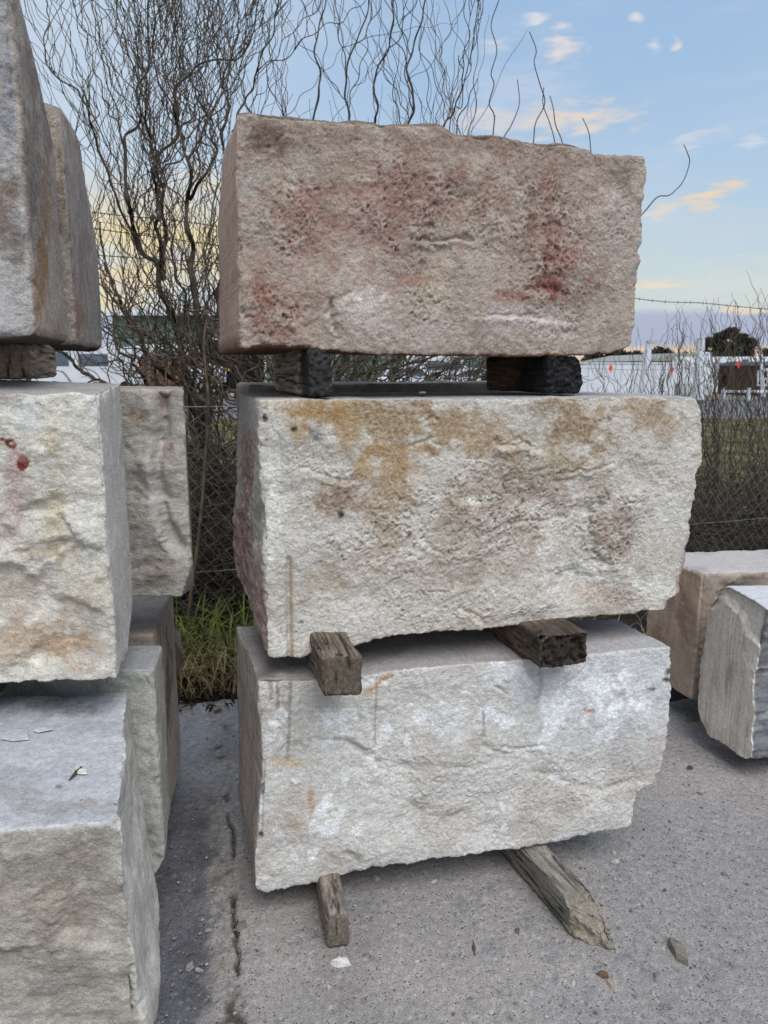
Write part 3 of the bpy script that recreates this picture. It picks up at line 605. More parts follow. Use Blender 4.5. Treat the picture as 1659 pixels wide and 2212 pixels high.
def build_low():
    yaw = R(12); P0 = at_y(556, 1700, 1.945)
    F, E, n = traced(P0, yaw, {
        'top': [(557, 1469), (620, 1468), (680, 1467), (740, 1464), (784, 1459), (850, 1448), (915, 1440), (1000, 1433), (1084, 1428), (1180, 1420), (1273, 1413), (1340, 1406), (1396, 1400), (1450, 1397)],
        'right': [(1365, 1787), (1370, 1752), (1377, 1707), (1420, 1690), (1424, 1672), (1436, 1655), (1447, 1556), (1449, 1440), (1450, 1397)],
        'bot': [(550, 1914), (556, 1922), (576, 1926), (620, 1919), (693, 1907), (745, 1892), (800, 1876), (850, 1866), (900, 1860), (941, 1854), (1000, 1848), (1110, 1835), (1180, 1823), (1240, 1810), (1300, 1798), (1365, 1787)],
        'left': [(550, 1914), (550, 1850), (556, 1784), (565, 1687), (563, 1590), (557, 1530), (557, 1469)]})
    bl, br = at_z(511, 1350, .735), at_z(1331, 1337, .735)
    dn = np.array([0, 0, -.60])
    B = quad(bl + dn + [-.015, .0, 0], br + dn + [-.05, 0, 0], bl, br)
    white = [(690, 1760, 14, 60, (238, 239, 240), .68, 22, 1.1, 1), (715, 1790, 14, 34, (238, 239, 240), .68, 30, 1.1, 1), (680, 1830, 14, 26, (238, 239, 240), .68, 10, 1.1, 1), (745, 1690, 8, 12, (238, 239, 240), .68, 0, 1.1, 1), (1210, 1530, 44, 34, (238, 239, 240), .68, 0, 1.1, 1), (1190, 1565, 16, 34, (238, 239, 240), .68, 0, 1.1, 1), (720, 1560, 36, 26, (238, 239, 240), .68, 40, 1.1, 1), (905, 1550, 26, 22, (238, 239, 240), .68, 30, 1.1, 1),
             (1080, 1550, 40, 12, (238, 239, 240), .68, 35, 1.1, 1), (1300, 1480, 70, 40, (238, 239, 240), .68, 0, 1.1, 1), (1320, 1570, 30, 40, (238, 239, 240), .68, 0, 1.1, 1), (1100, 1450, 40, 20, (238, 239, 240), .68, 0, 1.1, 1), (800, 1475, 30, 10, (238, 239, 240), .68, 0, 1.1, 1), (1085, 1745, 6, 12, (238, 239, 240), .68, 0, 1.1, 1), (1090, 1790, 8, 12, (238, 239, 240), .68, 0, 1.1, 1), (1200, 1680, 16, 10, (238, 239, 240), .68, 0, 1.1, 1), (770, 1790, 10, 24, (238, 239, 240), .68, 14, 1.1, 1), (566, 1760, 10, 26, (238, 239, 240), .68, 0, 1.1, 1), (600, 1560, 30, 30, (238, 239, 240), .68, 0, 1.1, 1), (705, 1735, 9, 30, (238, 239, 240), .62, 25, 1.2, 1), (672, 1845, 9, 18, (238, 239, 240), .62, 15, 1.2, 1), (735, 1755, 6, 16, (238, 239, 240), .62, 25, 1.2, 1), (760, 1550, 26, 10, (238, 239, 240), .62, 0, 1.2, 1), (690, 1545, 40, 5, (238, 239, 240), .62, 2, 1.2, 1), (880, 1600, 8, 24, (238, 239, 240), .62, 10, 1.2, 1), (830, 1590, 10, 30, (238, 239, 240), .62, 12, 1.2, 1), (1110, 1560, 26, 7, (238, 239, 240), .62, 35, 1.2, 1), (1040, 1540, 10, 20, (238, 239, 240), .62, 0, 1.2, 1), (1230, 1510, 26, 12, (238, 239, 240), .62, 20, 1.2, 1), (1260, 1560, 10, 16, (238, 239, 240), .62, 0, 1.2, 1), (1330, 1530, 18, 26, (238, 239, 240), .62, 10, 1.2, 1), (1290, 1600, 14, 8, (238, 239, 240), .62, 0, 1.2, 1), (960, 1520, 14, 5, (238, 239, 240), .62, 20, 1.2, 1), (1010, 1500, 20, 5, (238, 239, 240), .62, 10, 1.2, 1), (1175, 1600, 10, 18, (238, 239, 240), .62, 0, 1.2, 1), (1140, 1470, 12, 14, (238, 239, 240), .62, 0, 1.2, 1), (800, 1640, 12, 6, (238, 239, 240), .62, 0, 1.2, 1), (700, 1700, 6, 14, (238, 239, 240), .62, 20, 1.2, 1), (640, 1690, 10, 6, (238, 239, 240), .62, 0, 1.2, 1), (740, 1680, 6, 10, (238, 239, 240), .62, 0, 1.2, 1), (640, 1850, 12, 10, (238, 239, 240), .62, 0, 1.2, 1), (600, 1800, 16, 12, (238, 239, 240), .62, 0, 1.2, 1), (1380, 1520, 22, 10, (238, 239, 240), .62, 0, 1.2, 1), (1350, 1450, 30, 8, (238, 239, 240), .62, 0, 1.2, 1)]
    warm = [(620, 1650, 60, 14, (204, 178, 142), .6, 0), (672, 1725, 10, 34, (176, 136, 100), .6), (700, 1760, 30, 16, (190, 160, 128), .5, 0), (812, 1480, 34, 8, (178, 132, 86), .7, -40), (1270, 1532, 14, 5, (168, 122, 92), .8), (640, 1780, 40, 30, (180, 156, 134), .5), (722, 1580, 16, 8, (178, 132, 92), .6), (610, 1540, 20, 60, (168, 158, 150), .6), (1420, 1620, 30, 60, (190, 176, 170), .6)]
    black = [(1443, 1450, 8, 9, (70, 74, 84), .8), (1440, 1468, 9, 5, (60, 58, 62), .7), (1408, 1488, 10, 4, (96, 98, 104), .7), (565, 1800, 6, 8, (44, 46, 52), .8), (563, 1545, 7, 22, (90, 92, 96), .5), (568, 1700, 5, 14, (70, 74, 80), .6)]
    rough = [(1000, 1690, 260, 50, .9), (1250, 1700, 150, 70, .8), (1000, 1800, 200, 50, .7), (820, 1650, 120, 60, .7)]
    def disp(X):
        m = bmask(X, rough); X.m = m; w = worms(X.P, 52, 64); X.wm = w
        h = facets(X, 30, .0035, 1003, .7, .08) + X.f * (.011 * fbm(X.P, 2.8, 4, 61) + .0024 * fbm(X.P, 13, 4, 62) + .0020 * fbm(X.P, 60, 3, 63) + (m * .0030 + .0008) * (w - .3))
        h += scarps(X, [([(640, 1600), (760, 1600), (830, 1655), (940, 1648), (1040, 1640), (1130, 1625)], -.010, 46), ([(1040, 1614), (1100, 1618), (1180, 1608)], -.012, 22), ([(1130, 1640), (1200, 1680), (1280, 1700), (1400, 1680)], -.005, 36), ([(582, 1550), (600, 1575), (615, 1600), (608, 1640)], .008, 18),
                        ([(1172, 1440), (1166, 1480), (1160, 1520)], .005, 14), ([(1195, 1440), (1220, 1480), (1240, 1520)], -.006, 26), ([(760, 1640), (800, 1720), (790, 1800)], .006, 40), ([(860, 1720), (960, 1760), (1100, 1740)], -.005, 40)]) + grooves(X, [([(1040, 1616), (1110, 1618), (1186, 1606)], .008, 5), ([(580, 1548), (604, 1572), (618, 1606), (608, 1645)], .008, 5), ([(640, 1600), (740, 1598), (820, 1655), (930, 1650), (1040, 1640)], .006, 8), ([(1065, 1480), (1085, 1492), (1098, 1498)], .005, 3), ([(1140, 1665), (1260, 1705), (1400, 1690)], .006, 7)], .6)
        h += X.side * (.006 * fbm(X.P, 5, 4, 65) + .001 * fbm(X.P * [1, 1, .1], 160, 3, 66)) + X.top * (.004 * fbm(X.P, 5, 4, 67) + .0015 * fbm(X.P * [.4, 1, 1], 30, 4, 68)) + X.bot * .01 * fbm(X.P, 8, 4, 3)
        return h
    def colour(X):
        c = np.tile(np.array([206., 202, 196]), (len(X.P), 1))
        c = mixc(c, (180, 171, 162), sstep(fbm(X.P, 5, 4, 70), 0, .5) * .6); c = mixc(c, (212, 209, 204), sstep(fbm(X.P, 8, 4, 71), .05, .5) * .5); c = mixc(c, (204, 206, 208), sstep(X.px, 1050, 1300) * sstep(X.py, 1700, 1550) * .6 * X.f)
        c = blobs(X, c, [(1180, 1500, 200, 60, (212, 214, 216), .6), (720, 1560, 120, 60, (212, 210, 206), .6), (690, 1760, 70, 90, (208, 205, 200), .5), (980, 1560, 120, 60, (210, 210, 210), .5)], X.f); c = blobs(X, c, warm, X.f); c = blobs(X, c, white, X.f * .95); 
        c = strokes(X, c, [([(814, 1465), (812, 1540), (811, 1610)], 3, (158, 144, 134), .6), ([(600, 1470), (600, 1530)], 5, (130, 122, 116), .6), ([(628, 1470), (626, 1560), (622, 1640)], 4, (136, 128, 122), .55), ([(585, 1470), (586, 1510)], 5, (136, 128, 124), .6), ([(1046, 1535), (1045, 1590)], 2.5, (146, 138, 132), .6), ([(1166, 1430), (1168, 1480), (1160, 1520)], 7, (158, 158, 160), .5),
                           ([(700, 1535), (800, 1533)], 3, (230, 230, 230), .7), ([(1065, 1480), (1085, 1490), (1095, 1497)], 2, (130, 122, 116), .6), ([(820, 1470), (850, 1460)], 3, (176, 128, 84), .6), ([(573, 1640), (566, 1800)], 2, (120, 122, 126), .5)], X.f)
        c = blobs(X, c, black, X.f)
        s = np.tile(np.array([182., 171, 163]), (len(X.P), 1)); st = fbm(X.P * [1, 1, .12], 70, 3, 74); s = mixc(s, (132, 120, 114), sstep(st, 0, .5) * .6); s = mixc(s, (170, 164, 160), sstep(-st, .3, .6) * .5)
        c = c * (1 - X.side)[:, None] + s * X.side[:, None]
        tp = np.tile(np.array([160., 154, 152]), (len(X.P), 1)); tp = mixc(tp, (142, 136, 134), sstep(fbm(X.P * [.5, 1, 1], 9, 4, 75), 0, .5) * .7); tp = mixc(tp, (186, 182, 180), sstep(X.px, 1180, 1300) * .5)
        dark_corner = sstep(X.px, 680, 600) * sstep(X.py, 1400, 1450) * sstep(fbm(X.P, 10, 3, 76), -.3, .2); tp = mixc(tp, (116, 108, 104), dark_corner * .7)  # top face darker towards its near left corner
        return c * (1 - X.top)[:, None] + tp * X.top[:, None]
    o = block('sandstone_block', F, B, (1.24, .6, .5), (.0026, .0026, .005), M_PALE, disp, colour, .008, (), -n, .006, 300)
    tag(o, 'pale grey block with white scrape marks at the bottom of the middle stack', 'stone block', GC)
build_low()

# plain quarry blocks given by their corners -----------------------------------------------------
def corner_block(name, label, fl, fr, depth_vec, z0, z1, mat, disp, colour, sp, group, r=.012, cuts=(), chip=.008, seed=0, br_off=(0, 0, 0), bl_off=(0, 0, 0), top_off=(0, 0), bulge=(0, 0)):
    """fl, fr: front left and right foot points (x, y); depth_vec: from front to back."""
    fl, fr, dv = np.r_[fl, 0.], np.r_[fr, 0.], np.r_[depth_vec, 0.]; up = np.array([0, 0, 1.])
    f = quad(fl + up * z0, fr + up * z0, fl + up * z1, fr + up * z1)
    b = quad(fl + dv + bl_off + up * z0, fr + dv + br_off + up * z0, fl + dv + bl_off + up * (z1 + top_off[0]), fr + dv + br_off + up * (z1 + top_off[1]))
    dims = (np.linalg.norm(fr - fl), z1 - z0, np.linalg.norm(dv)); fd = (fr - fl) / dims[0]; n = np.array([fd[1], -fd[0], 0])
    o = block(name, f, b, dims, sp, mat, disp, colour, r, cuts, n, chip, seed)
    return tag(o, label, 'stone block', group)
def face_cols(X, front, side, top, var=.5, streak=0.0, bot=(90, 82, 76)):
    def vary(c, k, f=6):
        c = np.tile(np.asarray(c, float), (len(X.P), 1)); a = fbm(X.P, f, 4, X.seed + k); b = fbm(X.P, f * 2.7, 4, X.seed + k + 1)
        c = mixc(c, c[0] * .84, sstep(a, 0, .5) * var); return mixc(c, np.minimum(c[0] * 1.12, 245), sstep(b, .05, .5) * var)
    c = vary(front, 1); s = vary(side, 3)
    if streak:
        st = fbm(X.P * [1, 1, .07], 45, 4, X.seed + 5) * .7 + .5 * fbm(X.P, 18, 4, X.seed + 15); s = mixc(s, np.asarray(side) * .72, sstep(st, .0, .5) * streak); s = mixc(s, np.minimum(np.asarray(side) * 1.2, 245), sstep(-st, .1, .5) * streak)
    c = c * (1 - X.side)[:, None] + s * X.side[:, None]; t = vary(top, 6); c = c * (1 - X.top)[:, None] + t * X.top[:, None]
    return mixc(c, bot, X.bot)
def rough_disp(fa=.014, sa=.004, ta=.003, mid=.004, fine=.0018, saw=.0008):
    def d(X):
        s = X.seed
        return facets(X, 18, fa * .45, s + 9, .45, .13) + X.f * (fa * fbm(X.P, 3.2, 4, s + 1) + mid * fbm(X.P * [1, 1, 1.6], 13, 4, s + 2) + fine * fbm(X.P, 55, 3, s + 3)) + X.side * (sa * fbm(X.P, 4, 4, s + 4) + saw * fbm(X.P * [1, 1, .06], 200, 3, s + 5)) + X.top * (ta * fbm(X.P, 5, 4, s + 6) + .0012 * fbm(X.P, 40, 3, s + 7)) + X.bot * .006 * fbm(X.P, 8, 4, s + 8)
    return d
def xy(px, py, Y): return at_y(px, py, Y)[:2]

# slab standing just behind the middle block, only its top edge shows
def behind():
    a, b = xy(538, 850, 2.50), xy(1238, 850, 2.86)
    corner_block('sandstone_block', 'thin grey stone edge showing just behind the top of the cream block', a, b, (-.1, .3), .92, 1.489, M_SAWN, rough_disp(.003), lambda X: face_cols(X, (150, 142, 136), (140, 132, 126), (150, 140, 130)), .012, 'sandstone blocks behind the middle stack', .006, seed=410)
behind()

# ------------------------------------------------------------------ the left stack
GL = 'sandstone blocks of the left stack'
def left_stack():
    # upper big block
    fr = xy(80, 690, 1.70); dv = dirv(R(12.5))[:2] * .40
    def colu(X):
        c = face_cols(X, (176, 172, 169), (178, 165, 153), (150, 140, 132), .6, .35)
        c = blobs(X, c, [(30, 520, 30, 120, (132, 120, 112), .7), (15, 640, 40, 90, (178, 176, 174), .6), (20, 200, 30, 160, (150, 150, 156), .6), (0, 420, 30, 80, (120, 100, 88), .6)], X.f)
        c = blobs(X, c, [(92, 590, 14, 110, (158, 124, 88), .85), (100, 440, 18, 120, (150, 124, 100), .6), (72, 660, 10, 80, (150, 112, 80), .6), (112, 600, 7, 110, (186, 178, 172), .6), (68, 330, 18, 260, (122, 112, 104), .6), (100, 250, 16, 120, (116, 104, 94), .5)], X.side)
        return c
    cut = [(np.r_[fr + dv * 1.0, 2.06], (-.02, .62, .78), .012, 6), (np.r_[fr + dv, 1.85], (.55, .83, .12), .01, 6)]
    corner_block('sandstone_block', 'tall grey brown block with a streaked side, cut off by the top left corner', fr + [-.75, -.10], fr, dv, 1.603, 2.46, M_STONE, rough_disp(.012, .004), colu, (.006, .0035, .0035), GL, .03, cut, .008, 420, br_off=(0, 0, 0))
    # second upper block behind it
    fr = xy(163, 700, 2.18); dv = dirv(R(13))[:2] * .62
    def colv(X):
        c = face_cols(X, (162, 153, 142), (170, 157, 147), (140, 130, 120), .7, .35)
        c = blobs(X, c, [(140, 400, 24, 90, (112, 92, 74), .75), (140, 560, 20, 120, (170, 164, 154), .6), (150, 290, 30, 40, (134, 122, 108), .6)], X.f)
        return blobs(X, c, [(205, 640, 12, 110, (164, 156, 150), .6), (178, 560, 10, 150, (142, 128, 118), .5), (170, 690, 20, 40, (150, 118, 98), .6)], X.side)
    cut = [(np.r_[fr + dv * .72, 2.10], (0, .72, .70), .014, 6), (np.r_[fr + dv, 1.66], (.1, .6, -.8), .006, 6), (np.r_[fr, 2.19], (.3, -.6, .74), .008, 7)]
    corner_block('sandstone_block', 'brown grey block with rounded back shoulders, standing just behind the tall upper left block', fr + [-.7, -.06], fr, dv, 1.598, 2.235, M_STONE, rough_disp(.014, .004), colv, (.006, .0035, .0035), GL, .022, cut, .008, 430)
    # middle left block
    fr = xy(229, 1100, 1.70); dv = dirv(R(10))[:2] * .31
    def colw(X):
        c = face_cols(X, (208, 202, 190), (210, 205, 198), (166, 160, 156), .6, .12)
        c = blobs(X, c, [(60, 1390, 130, 60, (168, 144, 122), .6), (150, 1405, 80, 40, (182, 152, 124), .7), (40, 1300, 80, 60, (166, 148, 132), .5), (110, 1100, 40, 120, (190, 174, 142), .5), (180, 1260, 60, 80, (186, 172, 148), .4), (20, 850, 60, 30, (160, 148, 136), .6), (30, 1060, 40, 100, (176, 152, 146), .6), (200, 900, 50, 60, (206, 206, 202), .6), (60, 900, 50, 60, (204, 206, 204), .6), (190, 1150, 40, 120, (206, 202, 196), .5), (95, 1020, 20, 60, (214, 212, 208), .6), (180, 1420, 50, 20, (200, 196, 194), .6), (120, 950, 26, 50, (180, 164, 132), .5), (90, 1190, 60, 20, (162, 146, 124), .5)], X.f)
        c = blobs(X, c, [(25, 955, 21, 14, (118, 50, 46), .95, 0, .9, 1), (52, 1000, 12, 14, (118, 54, 50), .95, 0, .9, 1), (28, 957, 8, 5, (196, 180, 172), .9, 0, .9, 1), (38, 985, 26, 12, (176, 140, 134), .5)], X.f)
        s = sstep(np.abs(fbm(X.P * [1, 1, .04], 40, 2, 77)), .04, .0); return mixc(c, (216, 214, 212), s * X.side * .5)
    base = rough_disp(.016, .002, .002, .006, .0018, .0006)
    def dw(X): return base(X) + scarps(X, [([(150, 860), (130, 920), (80, 985)], -.010, 40), ([(110, 1080), (190, 1170), (250, 1190)], -.012, 46), ([(0, 1080), (70, 1110), (160, 1090)], .010, 40), ([(60, 1240), (150, 1180)], .010, 30), ([(0, 1190), (100, 1170), (200, 1160)], -.008, 36)])
    cut = [(np.r_[fr + dv, .93], (.25, .55, -.8), .008, 7), (np.r_[fr + dv * .05, 1.486], (.75, -.2, .62), .008, 6)]
    corner_block('sandstone_block', 'large cream split-face block with two red rust spots at the left edge of the photo', fr + [-.62, -.06], fr, dv, .826, 1.490, M_PALE, dw, colw, (.0035, .0026, .004), GL, .006, cut, .010, 440, top_off=(.036, .014))
    # block butted behind it
    fr = xy(404, 1000, 2.10); dv = dirv(R(14))[:2] * .34
    base2 = rough_disp(.012, .004, .002, .005)
    def dx(X):
        d, _, t = seg_dist(X.px + 8 * fbm(X.P, 9, 3, 71), X.py, [(356, 838), (346, 944), (341, 1030), (345, 1080), (363, 1130), (388, 1176)]); e, _, _ = seg_dist(X.px, X.py, [(318, 850), (324, 975), (335, 1080), (300, 1200)])
        return base2(X) + X.f * (-.030 * np.exp(-(d / 13) ** 2) + .012 * np.exp(-(e / 24) ** 2)) + scarps(X, [([(352, 850), (345, 950), (340, 1050), (350, 1150), (385, 1210)], .022, 26), ([(300, 880), (310, 1000)], .008, 30), ([(380, 1150), (340, 1230), (280, 1250)], -.010, 30), ([(400, 1080), (370, 1090), (345, 1085)], -.006, 16)])
    def colx(X):
        c = face_cols(X, (174, 168, 159), (164, 156, 148), (170, 161, 153), .5)
        return blobs(X, c, [(300, 900, 34, 18, (140, 120, 100), .6), (352, 870, 10, 60, (142, 124, 108), .6), (370, 965, 10, 14, (112, 94, 78), .7), (330, 1060, 14, 50, (192, 192, 192), .7), (345, 1160, 20, 30, (190, 188, 186), .5), (320, 1230, 60, 40, (138, 128, 118), .6)], X.f)
    cut = [(np.r_[fr, 1.0], (.8, -.1, -.3), .006, 6)]
    corner_block('sandstone_block', 'grey split-face block with a vertical hollow, butted behind the block with red rust spots', fr + [-.62, -.03], fr, dv, .905, 1.486, M_PALE, dx, colx, (.005, .003, .004), GL, .006, cut, .010, 450)
    # bottom left block
    fr = xy(262, 1790, 1.29); dv = dirv(R(17))[:2] * .60
    base3 = rough_disp(.014, .016, .004, .004, .0016, 0)
    def dy(X): return base3(X) + X.side * (.030 * fbm(X.P, 2.6, 3, 88) + .010 * fbm(X.P, 7, 4, 89) + .03 * sstep(X.v, .9, .2)) + X.top * .012 * sstep(X.w, .6, .9) * fbm(X.P, 6, 3, 78)
    def coly(X):
        c = face_cols(X, (172, 165, 154), (198, 193, 183), (178, 178, 181), .5)
        c = blobs(X, c, [(130, 1950, 120, 110, (140, 128, 116), .55), (60, 2130, 90, 60, (150, 146, 138), .5), (230, 2060, 30, 120, (186, 182, 172), .6), (250, 1850, 30, 50, (180, 176, 166), .6), (180, 1850, 60, 30, (148, 140, 126), .5), (20, 2190, 60, 40, (172, 168, 160), .5), (170, 2140, 70, 40, (168, 160, 150), .4)], X.f)
        c = mixc(c, (206, 205, 202), X.edge * .6 * sstep(X.v, .9, 1)); return blobs(X, c, [(40, 1570, 34, 18, (176, 180, 182), .9), (90, 1575, 26, 12, (184, 186, 188), .8), (190, 1560, 50, 30, (184, 186, 190), .5), (120, 1680, 140, 40, (178, 178, 184), .5), (180, 1745, 120, 20, (152, 144, 138), .6), (60, 1650, 60, 14, (196, 197, 200), .6, 8), (230, 1600, 26, 8, (200, 201, 203), .6, 0, 1.0, 1), (150, 1600, 14, 5, (204, 205, 206), .6, 0, 1.0, 1), (110, 1640, 10, 4, (206, 206, 206), .6, 0, 1.0, 1), (130, 1700, 10, 4, (90, 90, 92), .6, 0, 1.0, 1), (175, 1728, 5, 3, (50, 50, 52), .8, 0, .8, 1), (250, 1735, 4, 3, (60, 60, 60), .8, 0, .8, 1), (40, 1720, 90, 18, (156, 150, 146), .5), (120, 1530, 120, 20, (128, 128, 132), .6)], X.top)  # upper edges get a pale highlight put into the colour
    cut = [(np.r_[fr, .70], (.55, -.5, .68), .01, 6)]
    corner_block('sandstone_block', 'big sandstone block at the bottom left with a dusty blue grey top and bulging side', fr + [-.75, -.10], fr, dv, .0, .722, M_PALE, dy, coly, (.004, .0026, .0026), GL, .007, cut, .012, 460)
    # rear ledge of the bottom course
    fr = xy(331, 1460, 1.93); dv = dirv(R(10))[:2] * .20
    corner_block('sandstone_block', 'greenish grey block in the bottom left course, behind the dusty topped block', fr + [-.85, -.02], fr, dv, .09, .752, M_PALE, rough_disp(.012, .008, .003), lambda X: face_cols(X, (178, 177, 169), (180, 178, 170), (168, 168, 168), .5), .004, GL, .012, [(np.r_[fr, .2], (.7, .2, -.5), .01, 5)], .010, 470)
    fr = xy(338, 1440, 2.20); dv = dirv(R(9.5))[:2] * .52
    def colz(X):
        c = face_cols(X, (172, 158, 145), (186, 169, 153), (192, 178, 165), .5, .35)
        return blobs(X, c, [(362, 1480, 10, 110, (104, 88, 76), .7), (345, 1560, 8, 90, (128, 112, 100), .5)], X.side)
    corner_block('sandstone_block', 'brownish block with a sawn, stained right side, behind the greenish grey block', fr + [-.85, -.02], fr, dv, .08, .752, M_SAWN, rough_disp(.010, .003, .01), colz, .004, GL, .012, (), .008, 480)
    fr = xy(395, 1430, 2.86); dv = (-.03, .10)
    corner_block('stone_offcut', 'thin brown offcut of stone with a pointed edge, leaning behind the left stack', fr + [-.25, -.01], fr, dv, .30, .60, M_PALE, rough_disp(.010, .004, .01), lambda X: face_cols(X, (140, 126, 116), (134, 120, 110), (140, 126, 116), .5), .006, GL, .010, [(np.r_[fr, .46], (.8, 0, .62), .006, 8), (np.r_[fr, .44], (.9, 0, -.35), .006, 8)], .008, 490)
left_stack()

# ------------------------------------------------------------------ blocks on the right
GR = 'sandstone blocks on the right side of the yard'
def right_blocks():
    fl = xy(1514, 1300, 3.12); dv = dirv(R(16))[:2] * .38
    def cola(X):
        c = face_cols(X, (158, 143, 130), (198, 173, 154), (178, 170, 166), .5, .3)
        return blobs(X, c, [(1440, 1440, 60, 60, (190, 170, 150), .6), (1475, 1330, 16, 60, (150, 118, 98), .6), (1420, 1380, 20, 60, (150, 120, 104), .5), (1492, 1470, 12, 12, (206, 200, 192), .8), (1420, 1450, 12, 20, (112, 90, 70), .6)], X.side)
    corner_block('sandstone_block', 'tan brown block on the right, partly hidden behind a pale grey one', fl, fl + [1.3, .18], dv, .115, .692, M_SAWN, rough_disp(.02, .003, .003), cola, .006, GR, .016, [(np.r_[fl + [.42, -.05], .685], (.2, -.75, .62), .03, 5)], .010, 510)
    F, E, n = traced(np.array([1.38, 2.66, .4]), R(-73), {
        'top': [(1540, 1297), (1552, 1277), (1568, 1265), (1596, 1278), (1625, 1295), (1655, 1316)],
        'right': [(1624, 1643), (1625, 1600), (1631, 1540), (1628, 1480), (1638, 1430), (1645, 1380), (1655, 1316)],
        'bot': [(1518, 1565), (1530, 1590), (1555, 1606), (1580, 1623), (1600, 1638), (1624, 1643)],
        'left': [(1518, 1565), (1507, 1530), (1506, 1480), (1512, 1430), (1520, 1370), (1530, 1325), (1540, 1297)]})
    bd = np.array([1.0, .24, 0]); z1 = E['top'][2][2]
    B = quad(E['bot'][0] + bd, E['bot'][-1] + bd, np.r_[(E['top'][0] + bd)[:2], z1], np.r_[(E['top'][-1] + bd)[:2], z1 + .01])
    def dispb(X): return X.f * (.005 * fbm(X.P, 5, 4, 521) + .0009 * fbm(X.P * [1, 1, .06], 120, 3, 522) - .012 * sstep(X.v + .25 * (X.u - .5) + .10 * fbm(X.P, 9, 3, 523), .84, .90)) + X.side * (.014 * fbm(X.P, 6, 4, 524) + .006 * fbm(X.P, 22, 4, 525)) + X.top * .002 * fbm(X.P, 12, 3, 526)
    def colb(X):
        c = np.tile(np.array([228., 219, 207]), (len(X.P), 1)); st = fbm(X.P * [1, 1, .04], 24, 2, 515)
        c = mixc(c, (166, 156, 147), sstep(np.abs(st), .06, .01) * .7); c = mixc(c, (200, 190, 180), sstep(fbm(X.P * [1, 1, .08], 50, 3, 516), 0, .5) * .6); c = mixc(c, (240, 235, 227), sstep(fbm(X.P, 7, 4, 517), .1, .5) * .6)
        c = mixc(c, (238, 233, 224), sstep(X.v + .25 * (X.u - .5) + .10 * fbm(X.P, 9, 3, 523), .84, .90) * .7)
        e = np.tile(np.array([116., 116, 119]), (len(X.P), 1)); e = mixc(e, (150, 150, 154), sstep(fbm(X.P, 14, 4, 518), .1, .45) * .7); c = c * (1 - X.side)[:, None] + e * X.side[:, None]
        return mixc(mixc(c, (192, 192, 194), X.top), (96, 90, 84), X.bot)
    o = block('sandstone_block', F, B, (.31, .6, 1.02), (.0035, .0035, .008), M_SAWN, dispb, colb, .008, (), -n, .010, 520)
    tag(o, 'pale grey block with vertical saw streaks and a dark broken end, at the right edge', 'stone block', GR)
    # a low heap of dark gravel glimpsed between the stacks
    a = at_z(1392, 1362, .12)
right_blocks()

